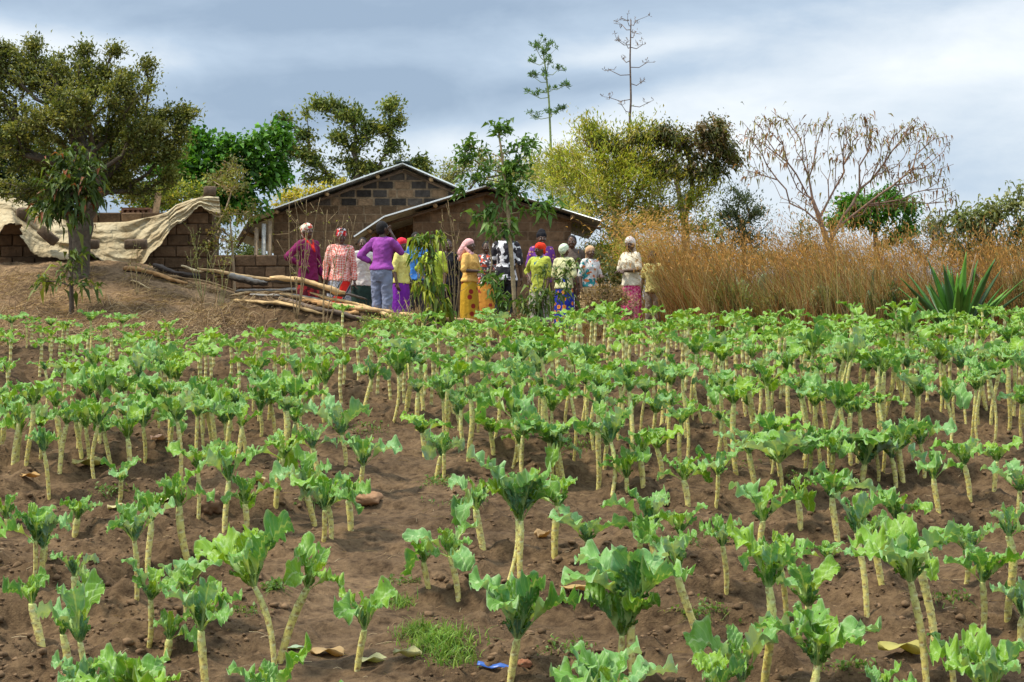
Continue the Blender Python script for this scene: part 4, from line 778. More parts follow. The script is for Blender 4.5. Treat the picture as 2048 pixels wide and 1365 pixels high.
pole('bare brown agave flower pole with thin side arms, the taller right one', [(1256, 640), (1256, 450), (1257, 280), (1262, 200), (1260, 120), (1262, 40)], 43,
     [(1262, 52, 1255, 42, 1), (1262, 50, 1272, 42, 1), (1262, 60, 1244, 50, 1), (1262, 75, 1270, 66, 1), (1262, 90, 1234, 80, 1.2), (1261, 95, 1252, 88, .7), (1261, 95, 1285, 90, 1), (1260, 122, 1245, 118, .8), (1261, 135, 1295, 125, 1), (1261, 150, 1220, 141, 1), (1262, 168, 1284, 164, 1), (1262, 199, 1220, 196, 1), (1260, 225, 1244, 211, .8), (1262, 212, 1296, 206, .8)], (.16, .10, .07), (.16, .115, .085), 2, False)

# ------------------------------------------------------------------ sisal plants
M_sisal = colmat('sisal_leaf', None, .2, 5, .42, .2, .01, 20, .5)
def sisal(label, px, py, d, n, L0, seed, lean=0, cols=((.055, .14, .035), (.085, .19, .045)), width=.05, spread=1.0):
    r_ = np.random.RandomState(seed); b = P(px, py, d); b.z = float(gbase(b.x, d))-.02; root = thing('sisal_plant', label, 'sisal plant', tuple(b), 0, 'sisal plants in the dry grass')
    for k_ in range(n):
        az = k_*2.399+r_.normal(0, .35); el = R(88-62*spread*(k_/n)**.9)+r_.normal(0, .13); L_ = L0*(.75+.4*r_.rand()); m = 12; t = np.linspace(0, 1, m); h = np.array([math.cos(az), math.sin(az), 0]); w = np.array([-math.sin(az), math.cos(az), 0])
        e = el-t**2*.25*(1-.5*math.sin(el)); seg = L_/(m-1); p = np.zeros((m, 3)); p[0] = h*.06
        for i in range(1, m): p[i] = p[i-1]+seg*(h*math.cos(e[i])+np.array([0, 0, 1])*math.sin(e[i]))
        wd = width*(1.0+.5*np.sin(np.minimum(t*1.6, 1)*math.pi*.5))*np.clip((1-t)*2.6, 0.04, 1)**.8; nr = np.cross(w, np.gradient(p, axis=0)); nr /= np.linalg.norm(nr, axis=1, keepdims=True)
        nr = nr*np.sign(nr[:, 2:3]+1e-6); rings = [np.array([p[i]-w*wd[i]+nr[i]*wd[i]*.28, p[i]-w*wd[i]*.5+nr[i]*.0, p[i], p[i]+w*wd[i]*.5, p[i]+w*wd[i]+nr[i]*wd[i]*.28, p[i]+w*wd[i]*.5-nr[i]*wd[i]*.3, p[i]-nr[i]*wd[i]*.42, p[i]-w*wd[i]*.5-nr[i]*wd[i]*.3]) for i in range(m)]
        c = np.array(cols[k_ % len(cols)])*(.8+.4*r_.rand()); 
        if r_.rand() < .10: c = np.array([(.42, .40, .12), (.30, .20, .10)][r_.randint(2)]); 
        mb = MB(); mb.loft(rings, c); mb.build('leaf', M_sisal, root)
sisal('large dark green sisal with broad upright blades, at the right of the field edge', 1915, 700, 25.5, 40, 1.25, 3, width=.044, spread=.66, cols=((.05, .16, .015), (.10, .25, .025), (.035, .10, .02)))
sisal('sisal half buried in brown grass just left of the large one', 1738, 665, 26.8, 12, 1.0, 4, spread=.6, cols=((.05, .10, .03), (.07, .13, .04)))
sisal('sisal with long blades behind the large one, near the right edge', 1985, 660, 27.5, 16, 1.15, 5, spread=.8, width=.05, cols=((.035, .075, .02), (.05, .10, .03)))
sisal('slim sisal blades in the grass between the child and the thorn tree', 1465, 640, 27.0, 9, .95, 6, spread=.5, width=.042, cols=((.08, .15, .05), (.12, .19, .08)))
sisal('small sisal in the grass left of the thorn tree trunk', 1590, 625, 28.5, 9, 1.0, 7, spread=.5, width=.04)
def paddle(px, py, d, lab, seed):
    r_ = np.random.RandomState(seed); b = P(px, py, d); b.z = float(gbase(b.x, d)); root = thing('prickly_pear', lab, 'cactus', tuple(b)); 
    pts = [((0, 0, .28), .0, .32), ((.10, 0, .72), .2, .26), ((-.14, .05, .66), -.35, .22)]
    for c, a, h in pts: mb = MB(); mb.ell((0, 0, 0), (h*.42, .035, h), 18, 12, col=(.14, .22, .09), noise=.05); mb.ell((0, 0, 0), (.01, .01, .01), 5, 4, col=(.1, .1, .05)); o = mb.build('pad', M_sisal, root, loc=c); o.rotation_euler = (0, a, .4)
paddle(1512, 640, 27.8, 'pale green flat cactus pads standing in the brown grass', 2)

# ------------------------------------------------------------------ tall dry grass and small stuff
def grass(name, label, base, hgt, width, cols, bend=.35, seg=5, seed=1, kind='stuff', wind=(-.25, 0), mat=None, ci=None):
    r_ = np.random.RandomState(seed); N = len(base); az = r_.rand(N)*2*math.pi; t = np.linspace(0, 1, seg+1)
    b = bend*(.3+r_.rand(N)); hx = np.cos(az)*b*.8+wind[0]*(.5+r_.rand(N)); hy = np.sin(az)*b*.5+wind[1]
    H_ = np.asarray(hgt)[:, None]; X_ = base[:, 0:1]+H_*hx[:, None]*t**2.2; Y_ = base[:, 1:2]+H_*hy[:, None]*t**2.2; Z_ = base[:, 2:3]+H_*(t-.22*(b[:, None]*t)**2*2)
    p = np.stack([X_, Y_, Z_], -1); wa = r_.rand(N)*math.pi; wv = np.stack([np.cos(wa), np.sin(wa), np.zeros(N)], -1)[:, None]*(width*np.clip(1.15-t, .12, 1))[None, :, None]
    V = np.stack([p-wv, p+wv], 2).reshape(N, -1, 3); k_ = np.arange(seg)*2; f = np.stack([k_, k_+1, k_+3, k_+2], 1)[None]+(np.arange(N)*2*(seg+1))[:, None, None]
    cols = np.array(cols); c = cols[r_.randint(0, len(cols), N) if ci is None else np.where(r_.rand(N) < .65, ci, r_.randint(0, len(cols), N))]*(.7+.6*r_.rand(N, 1)); mb = MB(); mb.add(V.reshape(-1, 3), f.reshape(-1, 4), np.repeat(c, 2*(seg+1), 0))
    return mb, p
def finish(mb, name, label=None, mat=None, kind='stuff'): return tag(mb.build(name, mat or M_dry), label, kind=kind)
TG = [(.33, .155, .05), (.42, .24, .09), (.23, .10, .035), (.46, .35, .17), (.12, .07, .03), (.21, .22, .06)]
r_ = np.random.RandomState(77); N = 30000
NT_ = 1000; td = 25.2+r_.rand(NT_)**1.25*11; tpx = 1290+r_.rand(NT_)*900; ti = r_.randint(0, NT_, N); d = td[ti]+r_.normal(0, .11, N); px = tpx[ti]+r_.normal(0, .10, N)*F/d; th = (.48+.72*r_.rand(NT_))[ti]; tcol = r_.randint(0, 6, NT_)[ti]; lo = np.interp(px, [1290, 1340, 1420, 1800, 2190], [27.6, 26.0, 25.2, 25.6, 26.0]); d = np.maximum(d, lo+r_.rand(N)*.6)
x = (px-1024)/F*d; z = gbase(x, d)-.03
tuft = fbm(x*.8, d*.8, 3, 3)
H_ = th*(.75+1.0*tuft+.5*r_.rand(N))*np.interp(px, [1290, 1350, 1480, 1560, 1700, 1850, 1950, 2190], [.85, 1.05, .98, .90, 1.12, 1.0, .92, .98])*np.where(r_.rand(N) < .6, .72, 1)
keep = (np.hypot(x-(1915-1024)/F*25.6, d-25.6) > .75)
keep &= ~((px < 1350) & (r_.rand(N) < .7))
mb, p = grass('', '', np.stack([x, d, z], 1)[keep], H_[keep], .0055, TG, .55, seed=5, ci=tcol[keep])
# feathery seed heads
tipi = np.where(H_[keep] > 1.25)[0]; tipi = tipi[:5200]; tp_ = p[tipi]; e = np.concatenate([tp_[:, 5]*(1-q)+tp_[:, 4]*q for q in (0, .3, .6)]); e += r_.normal(0, .02, e.shape)
mb.leaves(e, np.stack([r_.normal(-.2, .4, len(e)), r_.normal(0, .3, len(e)), r_.normal(.7, .4, len(e))], 1), .08, .13, np.array([.50, .28, .10])*(.6+.8*r_.rand(len(e), 1)))
finish(mb, 'tall_dry_grass', 'tall orange brown dry grass right of the people')
# long arching stems leaning out over the people at the left end of the grass
N = 260; px = r_.uniform(1320, 1430, N); d = r_.uniform(26.5, 29, N); x = (px-1024)/F*d
mb, p = grass('', '', np.stack([x, d, gbase(x, d)], 1), r_.uniform(1.45, 2.1, N), .005, [(.52, .33, .13), (.46, .26, .09)], .2, seed=9, wind=(-.42, -.1), seg=8)
e = np.concatenate([p[:, -1]*(1-q)+p[:, -2]*q for q in (0, .3, .6, .9)]); mb.leaves(e+r_.normal(0, .012, e.shape), np.stack([r_.normal(-.6, .2, len(e)), r_.normal(0, .2, len(e)), r_.normal(-.2, .4, len(e))], 1), .07, .14, np.array([.56, .36, .16])*(.7+.6*r_.rand(len(e), 1)))
finish(mb, 'arching_grass', 'long straw stems arching over the child beside the cream shirt')
# thin dry grass between and behind people, and on flat ground beyond
N = 5000; px = r_.uniform(640, 1330, N); d = r_.uniform(24.6, 27.0, N); x = (px-1024)/F*d; mb, _ = grass('', '', np.stack([x, d, gbase(x, d)], 1), r_.uniform(.08, .34, N)*np.where(px < 960, .6, 1), .004, TG+[(.2, .16, .08)], .6, seed=11, wind=(0, 0)); finish(mb, 'dry_weeds', 'short dry weeds along the far edge of the field')
N = 9000; px = r_.uniform(-200, 2300, N); d = r_.uniform(34, 60, N); x = (px-1024)/F*d; mb, _ = grass('', '', np.stack([x, d, gbase(x, d)], 1), r_.uniform(.3, 1.0, N)*np.where(px > 1250, 1.5, .7), .010, [(.30, .24, .08), (.34, .20, .07), (.16, .18, .05)], .5, seed=12, wind=(0, 0)); finish(mb, 'far_grass', 'rough grass beyond the houses')
# straw and dead stalks lying on the bank
N = 15000; px = np.where(r_.rand(N) < .75, r_.uniform(-60, 520, N), r_.uniform(300, 900, N)); d = r_.uniform(24.3, 29.5, N); x = (px-1024)/F*d; keep = (fbm(x*1.2, d*1.5, 3, 2)+.10*(px < 300) > .47); x = x[keep]; d = d[keep]; px0 = px[keep]; N = len(x); a = r_.uniform(0, math.pi, N); l = r_.uniform(.06, .34, N)
c0 = np.stack([x, d, gz(x, d)+.012], 1); dv = np.stack([np.cos(a)*l, np.sin(a)*l*.6, r_.normal(.0, .05, N)+np.abs(r_.normal(0, .10, N))*(px0 < 620)], 1); wv = np.stack([-np.sin(a), np.cos(a), np.zeros(N)], 1)*.005+np.array([0, 0, .004])
V = np.stack([c0-dv*.5, c0-dv*.5+wv, c0+np.array([0, 0, .02]), c0+wv+np.array([0, 0, .02]), c0+dv*.5, c0+dv*.5+wv], 1); f = np.array([[0, 1, 3, 2], [2, 3, 5, 4]])[None]+(np.arange(N)*6)[:, None, None]
cc = np.array([(.36, .25, .12), (.22, .14, .075), (.46, .33, .17), (.13, .085, .05)])[r_.randint(0, 4, N)]*(.7+.5*r_.rand(N, 1)); mb = MB(); mb.add(V.reshape(-1, 3), f.reshape(-1, 4), np.repeat(cc, 6, 0)); finish(mb, 'dead_straw', 'dead straw and stalks strewn over the bank')
# dead vines and twigs tangled over the bank
mb = MB(); r3 = np.random.RandomState(8)
for i in range(620):
    px = r3.uniform(-40, 560) if i < 480 else r3.uniform(360, 480); d0 = r3.uniform(24.4, 27.4) if i < 480 else r3.uniform(24.0, 25.2); x0 = (px-1024)/F*d0; n = 7; a = r3.rand()*6.28; l = r3.uniform(.2, .8); c_ = r3.normal(0, 1.2)
    t = np.linspace(0, 1, n); ang = a+c_*t; xx = x0+np.cumsum(np.cos(ang))*l/n; yy = d0+np.cumsum(np.sin(ang))*l/n*.7; zz = gz(xx, yy)+.01+np.sin(t*math.pi)*r3.uniform(.0, .16); cc = np.array([(.30, .20, .11), (.14, .09, .055), (.40, .30, .17), (.20, .14, .08)][r3.randint(4)])
    mb.tube(np.stack([xx, yy, zz], 1), np.linspace(.006, .003, n), 4, cc, cap=False)
finish(mb, 'dead_vines', 'tangled dead vines and twigs on the bank', M_bark)
# thinner straw litter in the field
N = 1500; d = r_.uniform(7.5, 24, N); x = r_.uniform(-.32, .32, N)*d; a = r_.uniform(0, math.pi, N); l = r_.uniform(.03, .16, N); c0 = np.stack([x, d, gz(x, d)+.006], 1); dv = np.stack([np.cos(a)*l, np.sin(a)*l, r_.normal(0, .012, N)], 1); wv = np.stack([-np.sin(a), np.cos(a), np.zeros(N)], 1)*.0022+np.array([0, 0, .002])
V = np.stack([c0-dv*.5, c0-dv*.5+wv, c0+np.array([0, 0, .008]), c0+wv+np.array([0, 0, .008]), c0+dv*.5, c0+dv*.5+wv], 1); cc = np.array([(.42, .30, .16), (.30, .20, .11), (.5, .4, .25)])[r_.randint(0, 3, N)]*(.7+.5*r_.rand(N, 1)); f = np.array([[0, 1, 3, 2], [2, 3, 5, 4]])[None]+(np.arange(N)*6)[:, None, None]
mb = MB(); mb.add(V.reshape(-1, 3), f.reshape(-1, 4), np.repeat(cc, 6, 0)); finish(mb, 'straw_litter', 'bits of straw on the field soil')
# clods of earth
N = 22000; d = 6.8+r_.rand(N)**1.3*20; x = r_.uniform(-.34, .34, N)*d; m_ = (fbm(x*2.1, d*3.0, 4, 2) > .47) & (np.exp(-((x+.95)/.5)**2)*(d < 17) < .5); x = x[m_]; d = d[m_]; N = len(x); sz = .005+.020*r_.rand(N)**6+.006*r_.rand(N)
ico = np.array([(0, 0, 1), (.89, 0, .45), (.28, .85, .45), (-.72, .53, .45), (-.72, -.53, .45), (.28, -.85, .45), (.72, .53, -.45), (-.28, .85, -.45), (-.89, 0, -.45), (-.28, -.85, -.45), (.72, -.53, -.45), (0, 0, -1)])
icf = np.array([(0, 1, 2), (0, 2, 3), (0, 3, 4), (0, 4, 5), (0, 5, 1), (1, 6, 2), (2, 7, 3), (3, 8, 4), (4, 9, 5), (5, 10, 1), (2, 6, 7), (3, 7, 8), (4, 8, 9), (5, 9, 10), (1, 10, 6), (11, 7, 6), (11, 8, 7), (11, 9, 8), (11, 10, 9), (11, 6, 10)])
V = ico[None]*sz[:, None, None]*(1+r_.normal(0, .28, (N, 12, 1)))*np.array([1.2, 1.1, .75])+np.stack([x, d, gz(x, d)+sz*.3], 1)[:, None]
mb = MB(); mb.add(V.reshape(-1, 3), (icf[None]+(np.arange(N)*12)[:, None, None]).reshape(-1, 3), np.repeat(np.array([.150, .097, .055])*(.7+.6*r_.rand(N, 1)), 12, 0)); finish(mb, 'soil_clods', 'crumbled clods of brown earth', M_clod)
# bright grass tuft and small weeds
def tuftpts(spots, n, seed):
    r_ = np.random.RandomState(seed); o = []
    for (px, py, rx, ry, w) in spots:
        for _ in range(int(n*w)):
            q = G(px+r_.normal(0, rx*.5), py+r_.normal(0, ry*.5)); o.append((q.x, q.y, q.z-.005))
    return np.array(o)
b = tuftpts([(880, 1285, 70, 26, 1.0), (905, 1320, 50, 18, .5), (800, 1210, 26, 10, .3), (840, 1270, 40, 15, .4)], 620, 3)
mb, _ = grass('', '', b, np.random.RandomState(4).uniform(.03, .12, len(b)), .0035, [(.20, .34, .05), (.13, .27, .04), (.28, .40, .08)], 1.3, seed=14, wind=(0, 0)); tag(mb.build('green_grass', M_leaf), 'bright green grass patch on the soil by the blue strip', kind='stuff')
sp = [(552, 1175, 22, 10, .4), (220, 985, 40, 12, .4), (545, 1180, 18, 8, .3), (880, 965, 40, 10, .6), (640, 1010, 30, 6, .3), (1130, 1300, 60, 20, .4), (800, 1165, 40, 6, .3), (500, 1225, 40, 6, .2), (1400, 1230, 60, 20, .5), (1440, 930, 60, 12, .4), (1150, 890, 60, 20, .5), (730, 860, 50, 14, .4), (280, 770, 60, 14, .3), (1900, 1200, 50, 14, .3), (1620, 960, 60, 12, .3), (1360, 1090, 60, 14, .4), (1700, 1340, 60, 10, .3), (930, 1010, 50, 10, .3), (1070, 860, 60, 12, .4)]
b = tuftpts(sp, 260, 6); mb, _ = grass('', '', b, np.random.RandomState(4).uniform(.015, .07, len(b)), .004, [(.20, .30, .06), (.12, .22, .04), (.26, .28, .08)], 1.6, seed=15, wind=(0, 0), seg=3)
mb.leaves(b[::3]+np.array([0, 0, .02]), np.random.RandomState(2).normal(0, 1, (len(b[::3]), 3))+np.array([0, 0, .5]), .035, .6, (.13, .24, .05)); tag(mb.build('small_weeds', M_leaf), 'small green weeds scattered on the field soil', kind='stuff')
# ------------------------------------------------------------------ people
def remeshed(mb, voxel, name, mat, parent, smooth=4, disp=0, matrix=None):
    me = mb.mesh('tmp', mat); 
    if matrix is not None: me.transform(matrix)
    o = bpy.data.objects.new('tmp', me); COL.objects.link(o)
    m = o.modifiers.new('r', 'REMESH'); m.mode = 'VOXEL'; m.voxel_size = voxel; m.use_smooth_shade = True
    if smooth: s = o.modifiers.new('s', 'SMOOTH'); s.iterations = smooth; s.factor = .5
    dg = bpy.context.evaluated_depsgraph_get(); ev = o.evaluated_get(dg); me2 = bpy.data.meshes.new_from_object(ev)
    bpy.data.objects.remove(o); bpy.data.meshes.remove(me); me2.name = name
    if disp:
        n = len(me2.vertices); co = np.empty(n*3); me2.vertices.foreach_get('co', co); co = co.reshape(-1, 3); nr = np.empty(n*3); me2.vertices.foreach_get('normal', nr); nr = nr.reshape(-1, 3)
        h = (1-np.abs(2*fbm(co[:, 0]*9+co[:, 2]*5+40, co[:, 2]*7-co[:, 0]*4+co[:, 1]*6+40, 3, 2)-1))**2-.4; co += nr*h[:, None]*disp; me2.vertices.foreach_set('co', co.ravel()); me2.update()
    me2.materials.clear(); me2.materials.append(mat)
    for p in me2.polygons: p.use_smooth = True
    ob = bpy.data.objects.new(name, me2); COL.objects.link(ob); ob.parent = parent; return ob
def ering(z, rx, ry, x=0, y=0, n=20, fold=0, k=9, ph=0):
    a = np.linspace(0, 2*math.pi, n, endpoint=False); f = 1+fold*np.sin(a*k+ph)
    return np.stack([x+rx*np.cos(a)*f, y+ry*np.sin(a)*f, np.full(n, z)], 1)
ARM = {'down': ((.215, .02, 1.08), (.235, -.05, .86)), 'hip': ((.37, .06, 1.14), (.175, -.06, 1.0)), 'ear': ((.24, -.14, 1.19), (.125, -.07, 1.45)),
       'fold': ((.235, -.03, 1.10), (.02, -.20, 1.09)), 'foldlow': ((.235, -.03, 1.08), (-.03, -.215, 1.04)), 'front': ((.225, -.04, 1.09), (.10, -.24, 1.08)), 'chest': ((.24, -.06, 1.12), (.06, -.20, 1.22)),
       'back': ((.26, .10, 1.12), (.10, .17, 1.0)), 'face': ((.22, -.14, 1.14), (.07, -.17, 1.38))}
HANDUP = {'ear', 'face', 'chest'}
def hand(mb, w, e, sgn, up):
    w = np.array(w); d = w-np.array(e); d /= np.linalg.norm(d); side = np.cross(d, (0, 0, 1)) if abs(d[2]) < .85 else np.array([0, 1., 0]); side = side/np.linalg.norm(side); nrm = np.cross(side, d)
    pc = w+d*.045
    for o in (-.022, -.008, .008, .022): mb.cap_(w+side*o*.7, w+d*.085+side*o, .015, .0125, 8)
    for o, l in ((-.030, .060), (-.010, .074), (.010, .070), (.029, .056)):
        a = w+d*.088+side*o; b = a+(d*.9-nrm*.35)*l*.55; c = b+(d*.55-nrm*.8)*l*.5; mb.cap_(a, b, .0098, .009, 8); mb.cap_(b, c, .009, .0078, 8)
    t0 = w+d*.03+side*.024*sgn; t1 = t0+(d*.55+side*sgn*.8-nrm*.2)*.036; t2 = t1+(d*.85+side*sgn*.3-nrm*.3)*.03; mb.cap_(t0, t1, .013, .011, 8); mb.cap_(t1, t2, .011, .009, 8)
def person(label, px, d, topy, yaw, larm='down', rarm='down', top=None, hem=.84, sleeve=.55, bottom=None, skirt_hem=.14, legs='skirt', headyaw=0, wrap=None, wrapstyle='tight', hair=True, group='people standing by the houses', lean=0, child=False, nod=0, collar=None, skirtw=1.0, build=.93, names=('blouse', 'skirt')):
    """larm/rarm: the person's arm on their local -x / +x side; front is local -y"""
    g_ = GP(px, d); H_ = CZ+(682.5-topy)/F*d-g_.z; s = H_/(1.65+(.03 if wrap is not None else 0))
    root = thing('person', label, 'person', tuple(g_), R(yaw), group); S_ = Matrix.Scale(s, 4); bw = build
    pr = np.random.RandomState(int(px)); headyaw = headyaw or pr.uniform(-24, 24); nod = nod or pr.uniform(-4, 10); lean = lean or pr.uniform(-1.6, 1.6)
    hz = Matrix.Translation((0, 0, 1.46))@Euler((R(nod), 0, R(headyaw))).to_matrix().to_4x4()@Matrix.Translation((0, 0, -1.46)); hm = np.array(hz)
    def hp(v): v = np.asarray(v, float); return v@hm[:3, :3].T+hm[:3, 3]
    sub = []
    def arm(sg, kind):
        e, w = ARM[kind]; return np.array([sg*.165*bw, 0, 1.345]), np.array([sg*e[0], e[1], e[2]]), np.array([sg*w[0], w[1], w[2]])
    # --- body : one continuous surface
    b = MB(); torso = [(.80, .150, .115, .01), (.90, .168, .125, .012), (1.02, .138, .105, 0), (1.12, .140, .108, -.005), (1.23, .152, .115, -.005), (1.32, .150, .095, 0), (1.375, .105, .07, .008), (1.41, .058, .056, .01), (1.47, .050, .054, .0)]
    b.loft([ering(z, rx*bw, ry*bw, 0, y) for z, rx, ry, y in torso])
    for sg, kind in ((-1, larm), (1, rarm)):
        a, e, w = arm(sg, kind); b.cap_(a, e, .050*bw, .038, 12); b.cap_(e, w, .037, .026, 12); hand(b, w, e, -sg, kind in HANDUP)
        hpnt = np.array([sg*.088, .01, .86]); kn = np.array([sg*.095, -.015, .47]); an = np.array([sg*.10, .03, .08]); b.cap_(hpnt, kn, .085*bw, .056, 14); b.cap_(kn, an, .054, .036, 12)
        b.cap_(an+np.array([0, .02, -.035]), an+np.array([sg*.02, -.13, -.045]), .036, .028, 10); b.cap_(an+np.array([0, .0, -.03]), an, .036, .038, 10)
        b.cap_((sg*.03, 0, 1.39), (sg*.15*bw, 0, 1.345), .045, .052, 12)
    hd = MB(); hd.ell((0, -.002, 1.545), (.074, .092, .105), 24, 18); hd.ell((0, -.028, 1.482), (.052, .062, .052), 18, 12); hd.cap_((0, -.091, 1.555), (0, -.104, 1.522), .010, .016, 8); hd.ell((0, -.088, 1.484), (.026, .014, .011), 12, 8)
    for sg in (-1, 1): hd.ell((sg*.075, .008, 1.535), (.011, .020, .031), 10, 8); hd.ell((sg*.036, -.068, 1.515), (.024, .024, .022), 10, 8); hd.ell((sg*.030, -.083, 1.567), (.024, .012, .007), 10, 6)
    for v in hd.v: v[:] = hp(v)
    for v, (f, m_), c in zip(hd.v, hd.f[:0] or [], hd.c): pass
    b.v += hd.v; b.c += hd.c; b.f += [(f+b.n, m_) for f, m_ in hd.f]; b.n += hd.n
    sub.append(remeshed(b, .0072, 'body', M_skin, root, 2))
    # --- eyes
    for sg in (-1, 1):
        m_ = MB(); m_.ell(hp((sg*.029, -.079, 1.545)), (.013, .009, .008), 10, 8); m_.c = [np.tile((1, 1, 1), (len(m_.v[0]), 1))]; k_ = m_.n; m_.ell(hp((sg*.029, -.0865, 1.545)), (.006, .004, .006), 8, 6, mat=1); o = m_.build('eye', [M_eye, M_iris], root); sub.append(o)
    # --- hair / headwear
    if hair:
        m_ = MB(); m_.ell((0, .016, 1.563), (.081, .094, .100), 24, 16, noise=.05); m_.ell((0, .03, 1.53), (.074, .075, .085), 20, 12, noise=.06)
        for v in m_.v: v[:] = hp(v)
        if wrap is None: sub.append(m_.build('hair', M_hair, root))
    if wrap is not None:
        m_ = MB(); m_.ell((0, .014, 1.588), (.088, .104, .086), 26, 18, (R(-12), 0, 0), noise=.06); m_.ell((0, .055, 1.55), (.078, .062, .075), 20, 14, noise=.06)
        if wrapstyle == 'knot': m_.ell((.02, -.045, 1.665), (.040, .035, .030), 14, 10, noise=.25); m_.ell((-.035, -.06, 1.655), (.034, .022, .026), 14, 10, (0, .5, 0), noise=.25); m_.ell((0, .07, 1.62), (.065, .05, .06), 16, 12, noise=.2)
        if wrapstyle == 'bun': m_.ell((0, .075, 1.60), (.07, .062, .062), 18, 12, noise=.18); m_.ell((0, .10, 1.50), (.04, .03, .05), 14, 10, noise=.2)
        if wrapstyle == 'scarf': m_.cap_((0, .07, 1.56), (0, .17, 1.44), .078, .075, 16); m_.cap_((0, .12, 1.46), (0, .20, 1.36), .06, .07, 14, flat=.55); m_.cap_((-.05, .04, 1.50), (-.03, -.02, 1.40), .035, .04, 12); m_.cap_((.05, .04, 1.50), (.03, -.02, 1.40), .035, .04, 12)
        if wrapstyle == 'tail': m_.cap_((0, .09, 1.55), (0, .15, 1.40), .045, .035, 12, flat=.6)
        if wrapstyle == 'beanie': m_.ell((0, .012, 1.63), (.066, .074, .075), 20, 14)
        for v in m_.v: v[:] = hp(v)
        sub.append(remeshed(m_, .0085, {'beanie': 'woolly_hat', 'tight': 'headwrap', 'knot': 'headwrap', 'bun': 'headwrap', 'scarf': 'headscarf', 'tail': 'headwrap'}[wrapstyle], wrap, root, 2, .010))
    # --- upper garment
    c = MB(); off = .020; tr = [(hem, .200, .157, .012), (hem+.04, .198, .154, .012), (max(.95, hem+.07), .176, .136, .008), (1.04, .155, .122, 0), (1.13, .158, .125, -.008), (1.23, .172, .138, -.014), (1.32, .168, .112, 0), (1.37, .128, .086, .008), (1.405, .070, .066, .01)]
    if child: tr = [(z, rx*.94, ry, y) for z, rx, ry, y in tr]
    c.loft([ering(z, rx*bw, ry*bw, 0, y) for z, rx, ry, y in tr])
    for sg, kind in ((-1, larm), (1, rarm)):
        a, e, w = arm(sg, kind); c.cap_((sg*.05, 0, 1.375), (sg*.155*bw, 0, 1.35), .045, .062, 12); se = a+(e-a)*min(1, sleeve*2); c.cap_(a, se, .064*bw, .054 if sleeve < .5 else .052, 14)
        if sleeve > .5: c.cap_(e, e+(w-e)*min(1, (sleeve-.5)*2)*.97, .052, .040, 14)
    sub.append(remeshed(c, .0115, names[0], top, root, 5, .018))
    if collar is not None:
        m_ = MB(); m_.cap_((-.07, -.03, 1.40), (0, -.125, 1.27), .022, .026, 10); m_.cap_((.07, -.03, 1.40), (0, -.125, 1.27), .022, .026, 10); m_.cap_((-.07, -.02, 1.40), (0, .06, 1.41), .028, .028, 10); m_.cap_((.07, -.02, 1.40), (0, .06, 1.41), .028, .028, 10); m_.cap_((0, -.125, 1.27), (.01, -.135, 1.23), .028, .02, 10); sub.append(remeshed(m_, .010, 'scarf', collar, root, 3, .012))
    # --- lower garment
    if legs == 'skirt':
        zz = np.linspace(skirt_hem, 1.03, 16); c = MB(); rr = []
        for z in zz:
            t = (1.03-z)/(1.03-skirt_hem); rx = .150+.036*min(1, t*3)+.034*t*skirtw; ry = .118+.026*min(1, t*3)+.045*t*skirtw; rr.append(ering(z, rx*bw, ry*bw, 0, .01, 60, .035*t, 11, px)+np.array([.012*math.sin(t*5+px)*t, 0, 0]))
        c.loft(rr); o = c.build(names[1], bottom, root); sub.append(o)
    else:
        c = MB(); c.loft([ering(.74, .155*bw, .10*bw, 0, .02), ering(.84, .172*bw, .13*bw, 0, .02), ering(.90, .176*bw, .135*bw, 0, .02), ering(1.0, .155*bw, .125*bw, 0, .01), ering(1.04, .14*bw, .11*bw)])
        for sg in (-1, 1):
            c.cap_((sg*.085, .015, .86), (sg*.092, -.01, .48), .102*bw, .078, 16); c.cap_((sg*.092, -.01, .48), (sg*.10, .02, .10), .078, .072, 16); c.ell((sg*.07, .075, .91), (.085*bw, .07, .10), 14, 10)
        sub.append(remeshed(c, .012, 'trousers', bottom, root, 4, .016))
    for sg in (-1, 1):
        m_ = MB(); m_.cap_((sg*.10, .07, .016), (sg*.12, -.115, .016), .042, .044, 12, flat=.35); m_.cap_((sg*.065, -.05, .06), (sg*.145, -.06, .06), .02, .02, 8); sub.append(m_.build('shoe', M_shoe, root))
    for o in sub: o.scale = (s, s, s)
    if lean: root.rotation_euler = (0, R(lean), R(yaw))
    return root
C = cloth
person('woman in a maroon jacket and patterned white headwrap, one hand on her hip', 618, 27.2, 446, 48, 'hip', 'down', top=C('maroon', (.17, .012, .075)), hem=.78, sleeve=.98, bottom=C('darkred', (.10, .012, .02), 'blotch', (.35, .03, .03), None, 9), wrap=C('wrap1', (.70, .66, .55), 'blotch', (.60, .06, .04), (.20, .30, .12), 17), wrapstyle='bun', collar=C('redcollar', (.62, .03, .02)), names=('jacket', 'skirt'), headyaw=-5)
person('woman in a pink and white checked blouse with a red and grey wrap skirt', 676, 26.7, 456, 8, 'down', 'down', top=C('check', (.72, .17, .13), 'check', (.80, .55, .48), None, 36), hem=.84, sleeve=.95, bottom=C('kanga', (.4, .4, .42), 'kanga'), wrap=C('wrap2', (.62, .03, .03), 'blotch', (.02, .02, .025), (.75, .75, .75), 13), wrapstyle='knot', nod=16, headyaw=10)
person('woman in a white top with a dark green skirt behind the purple shirt', 722, 27.6, 476, 25, 'down', 'down', top=C('whitetop', (.62, .58, .54)), hem=.80, sleeve=.12, bottom=C('darkgreen', (.02, .045, .035)), names=('top', 'skirt'))
person('person seen from behind in a purple shirt and grey blue trousers', 763, 26.4, 444, 150, 'ear', 'hip', top=C('purple', (.30, .065, .34)), hem=.92, sleeve=.78, bottom=C('greyblue', (.22, .25, .36)), legs='trousers', names=('shirt', 'trousers'), build=.98)
